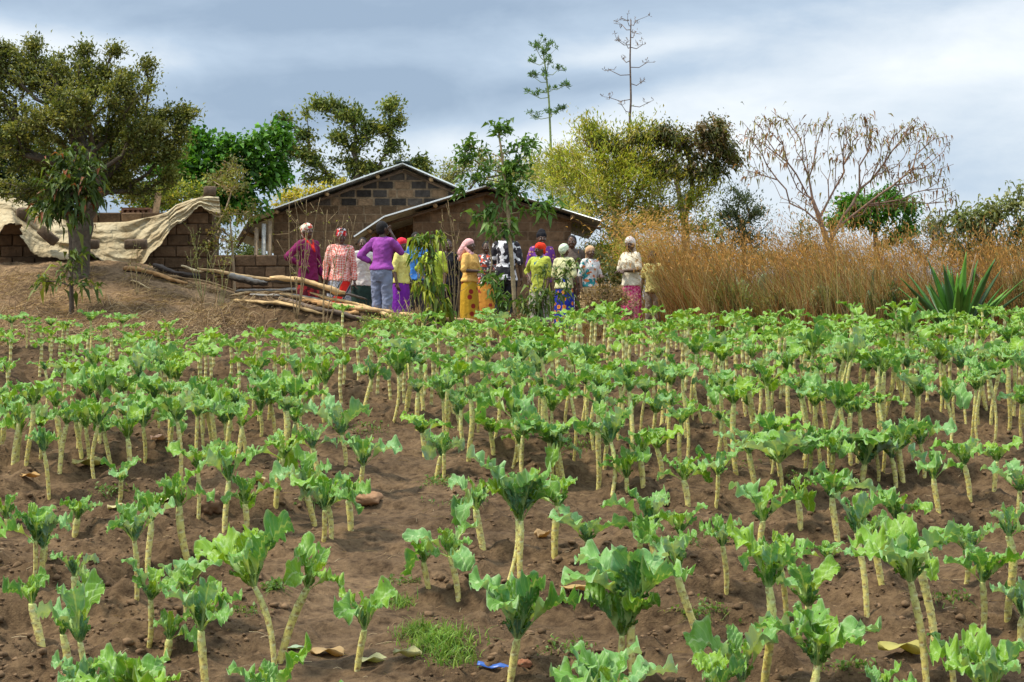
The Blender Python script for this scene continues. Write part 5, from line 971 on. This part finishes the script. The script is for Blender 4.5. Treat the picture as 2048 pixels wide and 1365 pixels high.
person('woman in a red headscarf, yellow blouse and long violet skirt', 802, 27.6, 475, 62, 'down', 'down', top=C('yellow', (.72, .66, .20)), hem=.86, sleeve=.55, bottom=C('violet', (.19, .025, .36)), wrap=C('redwrap', (.68, .03, .06)), wrapstyle='tight', skirt_hem=.10)
person('person in a bright blue shirt half hidden behind the drooping shrub', 830, 29.2, 466, 20, 'down', 'front', top=C('blue', (.06, .22, .62)), hem=.84, sleeve=.35, bottom=C('drk', (.05, .045, .05)), legs='trousers', names=('shirt', 'trousers'))
person('person in a lime green shirt behind the drooping shrub', 870, 27.6, 476, -30, 'hip', 'down', top=C('lime', (.42, .55, .06)), hem=.80, sleeve=.55, bottom=C('olive', (.12, .10, .05)), names=('shirt', 'skirt'))
person('person in black clothes between the lime shirt and the pink headscarf', 898, 29.4, 480, 10, 'down', 'down', top=C('black', (.015, .015, .018)), hem=.78, sleeve=.9, bottom=C('black2', (.02, .018, .02)), legs='trousers', names=('shirt', 'trousers'))
person('woman in a pink headscarf and orange yellow blouse with folded arms', 940, 27.4, 477, 58, 'fold', 'foldlow', top=C('orangey', (.80, .47, .13)), hem=.90, sleeve=.48, bottom=C('mustard', (.62, .38, .03), 'stripe', (.42, .23, .02), (.30, .03, .02), 22), wrap=C('pinkscarf', (.78, .42, .42)), wrapstyle='scarf', skirt_hem=.10, headyaw=10, nod=-6)
person('person in red and white print behind the broad leaved sapling', 972, 28.8, 484, -20, 'down', 'front', top=C('rwprint', (.10, .08, .09), 'blotch', (.65, .10, .05), (.75, .72, .70), 12), hem=.84, sleeve=.5, bottom=C('orangeskirt', (.55, .25, .04), 'floral', (.30, .04, .03), None, 9), skirt_hem=.1)
person('man seen from behind in a black and white cross-printed shirt', 1010, 27.2, 452, 172, 'down', 'front', top=C('bwprint', (.035, .032, .04), 'blotch', (.72, .72, .76), None, 11), hem=.80, sleeve=.5, bottom=C('blk3', (.02, .02, .025)), legs='trousers', names=('shirt', 'trousers'), headyaw=-25)
person('person in a black woolly hat and purple patterned top at the back', 1082, 29.5, 461, 12, 'down', 'down', top=C('purppat', (.17, .05, .28), 'floral', (.60, .20, .10), (.6, .6, .7), 17), hem=.8, sleeve=.9, bottom=C('brwn', (.1, .06, .04)), wrap=C('blkhat', (.012, .012, .016)), wrapstyle='beanie')
person('woman in a bright red headwrap and lime green top with patterned scarf', 1078, 27.8, 485, -42, 'hip', 'down', top=C('limetop', (.42, .48, .07)), hem=.72, sleeve=.62, bottom=C('greyskirt', (.45, .42, .36), 'stripe', (.30, .30, .28), None, 10), wrap=C('brightred', (.74, .045, .015)), wrapstyle='bun', collar=C('scarfp', (.06, .10, .18), 'blotch', (.70, .72, .70), (.1, .3, .2), 16), build=1.06)
person('woman in a pale green headwrap, cream blouse and blue skirt with orange flowers', 1130, 27.2, 487, 150, 'down', 'fold', top=C('creamb', (.66, .66, .36)), hem=.84, sleeve=.5, bottom=C('bluefloral', (.015, .03, .30), 'floral', (.68, .24, .03), (.40, .12, .02), 8), wrap=C('palegreen', (.62, .72, .52)), wrapstyle='tight', skirt_hem=.06, skirtw=1.2)
person('bare headed person at the back, by the corner of the lower house', 1149, 29.6, 472, 5, 'down', 'down', top=C('brownshirt', (.10, .075, .06)), hem=.8, sleeve=.5, bottom=C('brn2', (.08, .06, .05)), legs='trousers', names=('shirt', 'trousers'))
person('woman in a tan headwrap with a teal, white and orange top and tan skirt', 1177, 28.0, 491, 35, 'down', 'front', top=C('tealtop', (.70, .70, .68), 'blotch', (.04, .30, .33), (.62, .20, .07), 7), hem=.86, sleeve=.5, bottom=C('tanskirt', (.52, .38, .20)), wrap=C('tanwrap', (.60, .38, .22)), wrapstyle='tail', skirt_hem=.08)
person('woman in a white headwrap, cream tee shirt and magenta check skirt', 1262, 26.8, 473, -48, 'fold', 'fold', top=C('creamtee', (.76, .70, .55)), hem=.84, sleeve=.42, bottom=C('magenta', (.50, .015, .14), 'check', (.66, .20, .28), None, 22), wrap=C('whitewrap', (.74, .70, .66), 'blotch', (.6, .5, .5), None, 15), wrapstyle='tail', skirt_hem=.12, names=('tee_shirt', 'skirt'))
person('child in a pale yellow shirt standing among the arching dry grass', 1308, 27.2, 503, -25, 'down', 'down', top=C('paleyel', (.66, .62, .24)), hem=.84, sleeve=.35, bottom=C('childtr', (.25, .22, .18)), legs='trousers', child=True, names=('shirt', 'trousers'))
# ------------------------------------------------------------------ kale
def kleaf(mb, az, el, lp, Lb, wm, seed, droop, low=False, inner=0.0):
    r_ = np.random.RandomState(seed); nu = 9 if low else 20; npt = 3
    vs = np.array([-1, -.7, -.3, 0, .3, .7, 1]) if low else np.array([-1, -.84, -.64, -.42, -.2, -.05, .05, .2, .42, .64, .84, 1])
    nv = len(vs); n = npt+nu; L_ = lp+Lb; s = np.concatenate([np.linspace(0, lp, npt, endpoint=False), lp+np.linspace(0, Lb, nu)]); tt = s/L_
    e = el-droop*tt**2.2+r_.normal(0, .05); h = np.array([math.cos(az), math.sin(az), 0]); sd = np.array([-math.sin(az), math.cos(az), 0]); tw = r_.normal(0, .35)
    p = np.zeros((n, 3)); p[0] = h*.008
    for i in range(1, n): p[i] = p[i-1]+(s[i]-s[i-1])*(h*math.cos(e[i])+np.array([0, 0, 1])*math.sin(e[i])+sd*.18*math.sin(tw*3*tt[i]))
    tb = np.clip((s-lp)/Lb, 0, 1); w = np.where(s < lp, .006, wm*np.sin(math.pi*np.clip(tb*.90+.055, 0, 1))**.62*(.62+.55*tb)); ph = r_.rand(8)*6.28
    V = []; Cc = []; am = wm*(.30+.2*r_.rand())
    for i in range(n):
        tg = p[min(i+1, n-1)]-p[max(i-1, 0)]; tg /= np.linalg.norm(tg)+1e-9; q = sd*math.cos(tw*tt[i])+np.cross(tg, sd)*math.sin(tw*tt[i]); up = np.cross(tg, q)
        for v in vs:
            a = abs(v); k_ = 0 if v < 0 else 1
            lob = 1+(.09*math.sin(tb[i]*15+ph[k_])+.055*math.sin(tb[i]*36+ph[2+k_]))*a**2
            ruf = am*a**1.8*(math.sin(tb[i]*12+ph[4+k_])+.55*math.sin(tb[i]*26+ph[6+k_]))*.55 if s[i] >= lp else 0
            cup = wm*(.35-.25*tb[i])*a**1.6 if s[i] >= lp else .004*a
            hh = ruf+cup+(.006*math.sin(tb[i]*30+v*9+ph[0]) if s[i] >= lp else 0)
            V.append(p[i]+q*w[i]*v*lob*(.93 if s[i] >= lp else 1)+up*hh); Cc.append((tb[i] if s[i] >= lp else 0, a, (1-inner)*(.15+.85*((seed*.618) % 1))))
    i = np.arange(n*nv).reshape(n, nv); f = np.stack([i[:-1, :-1].ravel(), i[1:, :-1].ravel(), i[1:, 1:].ravel(), i[:-1, 1:].ravel()], 1)
    if not low:   # ragged, insect-eaten edges and holes
        keep = np.ones(len(f), bool); fi = np.arange(len(f)); col_ = fi % (nv-1); row_ = fi//(nv-1); edge = (col_ == 0) | (col_ == nv-2)
        keep &= ~(edge & (row_ > npt) & (r_.rand(len(f)) < .06)); keep &= ~((row_ > npt+1) & (np.abs(col_-(nv-2)/2) > 1.5) & (r_.rand(len(f)) < .012)); f = f[keep]
    mb.add(np.array(V), f[:, ::-1], np.array(Cc))
def crown(seed, n, big=1.0, low=False, flop=0.0):
    r_ = np.random.RandomState(seed); mb = MB(); az = r_.rand()*6.28
    for k_ in range(n):
        t = k_/max(1, n-1); az += 2.399+r_.normal(0, .25)            # inner leaves last
        el = R(44+42*t)+r_.normal(0, .10)-flop*(1-t)*.5; L_ = (.205-.10*t)*big*(.8+.4*r_.rand()); lp = (.125-.085*t)*(.8+.4*r_.rand()); kleaf(mb, az, el, lp, L_, L_*(.42+.12*r_.rand())*(1-.3*t), seed*31+k_, (.75+.75*r_.rand()+flop)*(1-.5*t), low, inner=max(0, (t-.55)*2.2))
    if not low:
        for k_ in range(9): a = r_.rand()*6.28; kleaf(mb, a, R(50+30*r_.rand()), .02, .05+.05*r_.rand(), .022, seed*77+k_, .5, True, inner=.4)
    return mb
NCR = 24; crowns = []; lowcrowns = []
for i in range(NCR): crowns.append(crown(100+i, (5, 7, 8, 9, 10, 11, 6, 8, 9, 12, 6, 8, 10, 9, 7, 8)[i % 16], 1.0+.12*math.sin(i*2.1), False, (0, .2, 0, .5, 0, .1, .6, 0, .3, 0, 0, .4, 0, .1, .9, .2)[i % 16]).mesh('kale_leaves', M_kale))
dims_ = []
for m_ in crowns:
    co = np.empty(len(m_.vertices)*3); m_.vertices.foreach_get('co', co); co = co.reshape(-1, 3); dims_.append((np.percentile(np.hypot(co[:, 0], co[:, 1]), 96)*1.85, np.percentile(co[:, 2], 98.5)))
for i in range(6): lowcrowns.append(crown(300+i, 7+i % 3, 1.0, True, .1*i))
def stem(seed, H_=1.0, rad=.024, step=.0075, n=14, low=False):
    r_ = np.random.RandomState(seed); m = int(H_/step)+1 if not low else 5; z = np.linspace(-.06, H_, m); an = np.linspace(0, 2*math.pi, n, endpoint=False); bx = .035*np.sin(z*3.2+r_.rand()*6)+.015*np.sin(z*8+r_.rand()*6); by = .03*np.sin(z*3.7+r_.rand()*6)
    bx -= bx[0]; by -= by[0]; V = []; Cc = []; scars = []; zz = .02; a = r_.rand()*6
    while zz < H_: scars.append((zz, a % 6.283, r_.rand())); zz += .020+.010*r_.rand(); a += 2.399+r_.normal(0, .15)
    sz, sa, sr = [np.array(q) for q in zip(*scars)]
    for i, q in enumerate(z):
        rr = .72*rad*(.94+.16*min(1, max(0, q)/H_*1.4)-.22*max(0, q/H_-.8)*5)
        if low: sc_ = np.zeros(n); lip = sc_; pale = sc_
        else:
            da = np.abs((an[:, None]-sa[None]+math.pi) % (2*math.pi)-math.pi); dz_ = q-sz[None]; wd = .95
            sc_ = np.max(np.exp(-(da/(wd*.62))**4-((dz_)/.0072)**2)*(.55+.45*sr[None]), axis=1); lip = np.max(np.exp(-(da/wd)**2-((dz_+.006)/.009)**2), axis=1); pale = np.max(np.exp(-(da/wd)**2-((dz_+.012)/.0065)**2), axis=1)*.8
        r2 = rr*(1+.24*lip-.10*sc_); V.append(np.stack([bx[i]+r2*np.cos(an), by[i]+r2*np.sin(an), np.full(n, q)], 1)); Cc.append(np.stack([np.minimum(1, sc_*1.25), np.full(n, max(0, q/H_-.55)*2.2), pale], 1))
    mb = MB(); mb.loft(V, np.concatenate(Cc)); return mb.mesh('kale_stem', M_kstem), (bx[-1], by[-1])
# stems drawn at three real heights so scars keep their size
SH = [.12, .20, .28, .36, .44, .54, .66, .80]; stems = {h: [stem(int(h*1000)+k, h, .024+.004*(k-1)) for k in range(3)] for h in SH}
GK = 'kale plants in the field'
plants = []
def kale(b, H_, cw, seed, lean=(0, 0), fat=1.0, cz=1.0, ci=None, ch=None):
    k_ = min(SH, key=lambda q: abs(q-H_)); me, off = stems[k_][seed % 3]; rz = (seed*2.399) % 6.283; root = empty('kale_plant', (b[0], b[1], b[2]-.01), 0); root.rotation_euler = (lean[1], lean[0], rz if not (lean[0] or lean[1]) else 0)
    s1 = bpy.data.objects.new('stem', me); COL.objects.link(s1); s1.parent = root; s1.scale = (fat, fat, H_/k_)
    j = seed % NCR if ci is None else ci; l1 = bpy.data.objects.new('leaves', crowns[j]); COL.objects.link(l1); l1.parent = root; l1.location = (off[0]*fat, off[1]*fat, H_-.012); s = cw/dims_[j][0]; l1.scale = (s, s, (s*cz if ch is None else max(.6*s, min(1.7*s, ch/dims_[j][1])))); l1.rotation_euler = (0, 0, seed*1.7)
    plants.append(dict(o=root, x=b[0], y=b[1], H=H_, w=cw, j=j, lean=lean[0], d=b[1])); return root
# (x base, y base, y of stem top, y of crown top, crown width, [x of stem top]) in the photograph, from the front of the field
HP = [(68, 1152, 1080, 988, 125), (84, 1160, 1095, 1010, 90), (87, 1296, 1205, 1125, 95), (170, 1385, 1278, 1160, 155), (135, 1368, 1270, 1205, 60), (150, 1230, 1155, 1093, 95), (275, 1200, 1080, 1012, 110), (295, 1148, 1045, 985, 90), (374, 1115, 1010, 940, 120, 350), (398, 1035, 935, 885, 95), (449, 1065, 965, 890, 105), (492, 1058, 1008, 952, 112), (296, 1290, 1195, 1125, 115), (328, 1318, 1275, 1212, 110), (413, 1380, 1262, 1168, 160), (545, 1328, 1168, 1055, 170, 500), (556, 1330, 1168, 1056, 130, 602), (375, 1232, 1180, 1112, 120), (170, 1465, 1400, 1312, 120), (255, 1500, 1410, 1312, 190), (560, 1505, 1420, 1308, 165), (690, 1505, 1425, 1316, 115), (713, 1342, 1255, 1165, 115, 720), (632, 1055, 990, 912, 100), (645, 1084, 1020, 940, 100), (662, 1078, 1010, 950, 110), (700, 1062, 1000, 940, 80),
      (861, 1175, 1125, 1078, 66), (917, 1205, 1112, 1058, 165), (969, 1102, 1018, 952, 125), (1015, 1160, 1032, 928, 165), (1040, 1156, 1045, 962, 115, 1030), (1109, 1112, 1012, 955, 130), (1180, 1115, 1083, 1028, 130), (1275, 1110, 1088, 1036, 85), (1316, 1134, 1058, 985, 155), (1357, 1170, 1065, 1008, 90), (1020, 1360, 1272, 1152, 190), (1266, 1368, 1228, 1115, 250, 1256), (1232, 1362, 1272, 1185, 130), (1212, 1500, 1430, 1312, 210),
      (1398, 1292, 1140, 1040, 110), (1450, 1190, 1095, 1035, 75), (1518, 1095, 1040, 965, 130), (1526, 1388, 1170, 1058, 165, 1520), (1575, 1245, 1118, 1005, 115, 1562), (1660, 1022, 985, 940, 70), (1678, 1088, 1000, 950, 115), (1665, 1140, 1120, 1090, 100), (1736, 1235, 1066, 985, 115), (1765, 1166, 1080, 1022, 75), (1625, 1256, 1212, 1127, 165), (1855, 1364, 1160, 1052, 215, 1840), (1868, 1272, 1120, 1062, 90), (1929, 1168, 1105, 1048, 100), (1967, 1262, 1165, 1098, 125), (2014, 1238, 1072, 1016, 110), (1482, 1440, 1362, 1242, 165), (1612, 1472, 1330, 1226, 210), (1765, 1520, 1420, 1303, 125), (1912, 1372, 1322, 1272, 90), (2000, 1535, 1400, 1278, 185), (2042, 1292, 1238, 1165, 120), (1420, 1480, 1380, 1290, 100),
      (26, 930, 846, 792, 100), (53, 932, 816, 760, 105), (99, 1002, 910, 848, 62), (118, 950, 850, 778, 50), (164, 916, 850, 805, 85), (176, 924, 856, 808, 70), (198, 885, 790, 730, 90), (258, 932, 877, 822, 80), (289, 927, 858, 800, 105), (362, 967, 842, 786, 105), (432, 892, 824, 770, 100), (238, 1006, 962, 922, 85), (549, 868, 808, 752, 105), (552, 1007, 915, 864, 130), (521, 875, 825, 778, 60), (600, 880, 820, 760, 90), (648, 845, 770, 706, 100), (690, 930, 870, 800, 110), (720, 985, 930, 872, 110), (640, 960, 900, 850, 90), (20, 1060, 1040, 985, 60), (85, 1120, 1090, 1040, 60), (150, 1075, 1040, 1000, 70),
      (786, 844, 752, 692, 66), (728, 820, 757, 708, 62), (813, 820, 722, 670, 95), (888, 882, 804, 746, 75), (924, 888, 830, 775, 60), (848, 915, 865, 832, 95), (885, 960, 908, 868, 95), (872, 958, 910, 870, 60), (986, 910, 862, 832, 105), (1023, 940, 842, 772, 130), (1085, 848, 743, 696, 105), (1042, 934, 890, 862, 70), (1102, 957, 885, 842, 130), (1116, 962, 895, 850, 80), (1128, 964, 905, 856, 80), (1222, 995, 888, 826, 105), (1251, 982, 955, 905, 78), (1285, 976, 918, 873, 95), (1302, 876, 830, 790, 90), (1208, 940, 890, 845, 80), (1375, 1010, 960, 915, 100),
      (1493, 828, 716, 680, 60), (1428, 852, 796, 748, 95), (1514, 982, 908, 862, 110), (1566, 1006, 922, 868, 165), (1661, 964, 908, 860, 110), (1724, 965, 928, 858, 130), (1755, 962, 905, 865, 80), (1792, 976, 915, 880, 60), (1808, 966, 900, 842, 130), (1898, 905, 806, 750, 100), (1987, 980, 922, 886, 80), (2016, 862, 732, 688, 80), (1616, 944, 900, 850, 90), (1940, 1000, 930, 880, 90), (1880, 1030, 960, 905, 110), (1430, 1010, 950, 900, 100), (1325, 960, 900, 862, 100), (1600, 1060, 1000, 940, 90), (1800, 1080, 1040, 985, 100), (1560, 950, 880, 830, 110), (1700, 900, 830, 780, 120), (2030, 1040, 980, 930, 110), (1850, 960, 890, 840, 100)]
r_ = np.random.RandomState(4)
for i, q in enumerate(HP):
    xb, yb, ys, yt, w = q[:5]; b = G(xb, yb); k_ = b.y/F; H_ = max(.08, (yb-ys)*k_); lean = (0, 0)
    lean = (r_.normal(0, .05), r_.normal(0, .04))
    if len(q) > 5: a = math.atan2((q[5]-xb)*k_, H_); lean = (a, 0)
    ch = (ys-yt)*k_; cw = w*k_*1.05; s = cw/.46; kale(tuple(b), H_, cw, i*7+3, lean, fat=.95+.25*((i*.37) % 1), ch=ch+.02, ci=(14 if i == 28 else (9 if w > 180 else None)))
# the rest of the field : loose rows, densest to the right
r_ = np.random.RandomState(41); taken = [(p['x'], p['y']) for p in plants]; cand = []
y = 14.6; row = 0
while y < 24.6:
    hw = .31*y+.2; x = -hw+r_.rand()*.4
    while x < hw:
        px = x/y*F+1024; dens = .90 if px > 1250 else (.82 if px > 780 else .70)
        if y > 21: dens -= .18
        if y > 17.5 and px < 700: dens -= .05
        if r_.rand() < dens:
            xx = x+r_.normal(0, .09); yy = y+r_.normal(0, .10)
            pxx = xx/yy*F+1024; path = 640 < pxx < 860 and yy < 17.2
            edge = 23.4+.5*math.sin(pxx*.01)+(.5 if pxx > 900 else (-.2 if pxx < 560 else 0))
            if not path and yy < edge: cand.append((xx, yy))
        x += .385
    y += .40; row += 1
for (xx, yy) in cand:
    if math.hypot(xx-(1915-1024)/F*25, yy-25.2) < .7: continue
    if min(math.hypot(xx-a, yy-b) for a, b in taken) < .245: continue
    taken.append((xx, yy))
auto = taken[len(HP):]; auto.sort(key=lambda q: q[1]); room = 300-len(plants)
# the very tall ones standing above the back row
back = [(985, 720, 650, 606, 72), (1065, 700, 655, 628, 80), (1362, 720, 640, 612, 40), (1448, 700, 650, 626, 42), (1705, 700, 665, 636, 34), (24, 690, 645, 615, 60), (52, 705, 648, 640, 26), (100, 688, 650, 622, 45), (180, 700, 640, 608, 60), (248, 680, 645, 622, 60)]
for i, q in enumerate(back):
    b = GP(q[0], 23.2 if i > 4 else 23.9); k_ = b.y/F; yb = 682.5-(b.z-CZ)/b.y*F; kale(tuple(b), (yb-q[2])*k_, q[4]*k_, 900+i*5, fat=.85, cz=.8)
room -= len(back)
def dims(x, y, r_):
    px = x/y*F+1024; tall = .36 if px < 560 else (.44 if px < 1000 else .52); H_ = float(np.clip(tall*(.80+.65*r_.rand()), .16, .80)); bk = 1-.30*float(sstep(20.5, 23, y)); return H_*bk, (.26+.22*r_.rand())*(.45+.55*bk)
for i, (x, yy) in enumerate(auto[:room]):
    H_, cw = dims(x, yy, r_); z = float(gz(x, yy)); kale((x, yy, z), H_, cw, 2000+i*7, fat=.8+.3*r_.rand(), cz=.95+.4*r_.rand(), lean=(r_.normal(0, .04), r_.normal(0, .03)) if r_.rand() < .5 else (0, 0))
rest = auto[room:]; print('KALE individuals', len(plants), 'rest', len(rest))
if rest:
    # beyond 300: the farthest rows, drawn as one mass with lighter meshes
    LC = [m for m in lowcrowns]; vs, fs = [], []; big = MB(); sm = MB()
    for i, (x, yy) in enumerate(rest):
        H_, cw = dims(x, yy, r_); z = float(gz(x, yy)); c = LC[i % len(LC)]; a = r_.rand()*6.28; s = cw/.46; Rm = np.array([[math.cos(a), -math.sin(a), 0], [math.sin(a), math.cos(a), 0], [0, 0, 1]]).T; rn = r_.rand()
        V = np.concatenate(c.v)@Rm*s+np.array([x, yy, z+H_]); off = 0
        Fq = np.concatenate([f for f, m in c.f]); Cl = np.concatenate(c.c).copy(); Cl[:, 2] = np.clip(Cl[:, 2]*.7+rn*.35, 0, 1); big.add(V, Fq, Cl)
        n = 8; m = 22; t = np.linspace(-.04, H_, m); cc = np.stack([.6*((np.arange(m) % 3) == 0), np.clip(t/H_-.5, 0, 1), .6*((np.arange(m) % 3) == 1)], 1); sm.tube(np.stack([x+.01*np.sin(t*9+i), np.full(m, yy), z+t], 1), .018*(1+.12*np.sin(np.arange(m)*2.1)), n, cc, 1)
    big.v += sm.v; big.c += sm.c; big.f += [(f+big.n, m_) for f, m_ in sm.f]; big.n += sm.n
    tag(big.build('kale_rows', [M_kale, M_kstem]), 'farthest crowded kale rows along the back edge of the field', kind='stuff')
# ---- labels: by looks first, then by where the plant stands
def ordn(n):
    w = ['first', 'second', 'third', 'fourth', 'fifth', 'sixth', 'seventh', 'eighth', 'ninth', 'tenth', 'eleventh', 'twelfth', 'thirteenth', 'fourteenth', 'fifteenth', 'sixteenth', 'seventeenth', 'eighteenth', 'nineteenth', 'twentieth']
    return w[n-1] if n <= 20 else {2: 'twenty-', 3: 'thirty-', 4: 'forty-'}.get(n//10, 'fifty-')+w[n % 10-1] if n % 10 else {2: 'twentieth', 3: 'thirtieth', 4: 'fortieth', 5: 'fiftieth'}[n//10]
for p in plants: p['px'] = p['x']/p['y']*F+1024; p['vis'] = -60 < p['px'] < 2110
for p in plants:
    if not p['vis'] and abs(p['px']-1024) > 1200: pass
bands = [(0, 8.7, 'nearest'), (8.7, 10.2, 'second'), (10.2, 11.6, 'third'), (11.6, 13, 'fourth'), (13, 14.4, 'fifth'), (14.4, 15.5, 'sixth'), (15.5, 16.4, 'seventh'), (16.4, 17.3, 'eighth'), (17.3, 18.2, 'ninth'), (18.2, 19.2, 'tenth'), (19.2, 20.4, 'eleventh'), (20.4, 22, 'twelfth'), (22, 99, 'farthest')]
for lo_, hi_, nm in bands:
    B_ = sorted([p for p in plants if lo_ <= p['d'] < hi_], key=lambda p: p['px'])
    for i, p in enumerate(B_):
        hgt = 'short' if p['H'] < .25 else ('tall' if p['H'] > .48 else 'mid-height'); wd = 'narrow' if p['w'] < .27 else ('broad' if p['w'] > .45 else 'leafy'); ln = ' leaning' if abs(p['lean']) > .12 else ''
        p['o']['label'] = '%s%s kale with %s crown, %s from left in the %s row%s' % (hgt, ln, wd, ordn(i+1), nm, ' of the field' if nm in ('nearest', 'farthest') else ' from the front')
        p['o']['category'] = 'kale plant'; p['o']['group'] = GK
SPEC = {15: 'left stem of the forked pair of thick kale stems at lower left', 16: 'right stem of the forked pair of thick kale stems at lower left', 28: 'short kale with two big drooping leaves in the middle of the field', 30: 'tall kale with thick scarred stem, left of the close pair mid-field', 31: 'tall kale with thick scarred stem, right of the close pair mid-field', 37: 'bright yellow-green kale standing right beside the blue plastic strip', 38: 'biggest kale crown with pale thick stem at the lower middle', 52: 'tall kale with long pale stem and broad crown at the lower right', 41: 'kale with smooth thin pale stem left of the thick-stemmed one, lower right', 44: 'kale with thick pale stem just right of the smooth thin-stemmed one, lower right', 97: 'tall kale with thick bare stem below the tall pale-stemmed sapling'}
for k_, v in SPEC.items():
    if k_ < len(HP): plants[k_]['o']['label'] = v
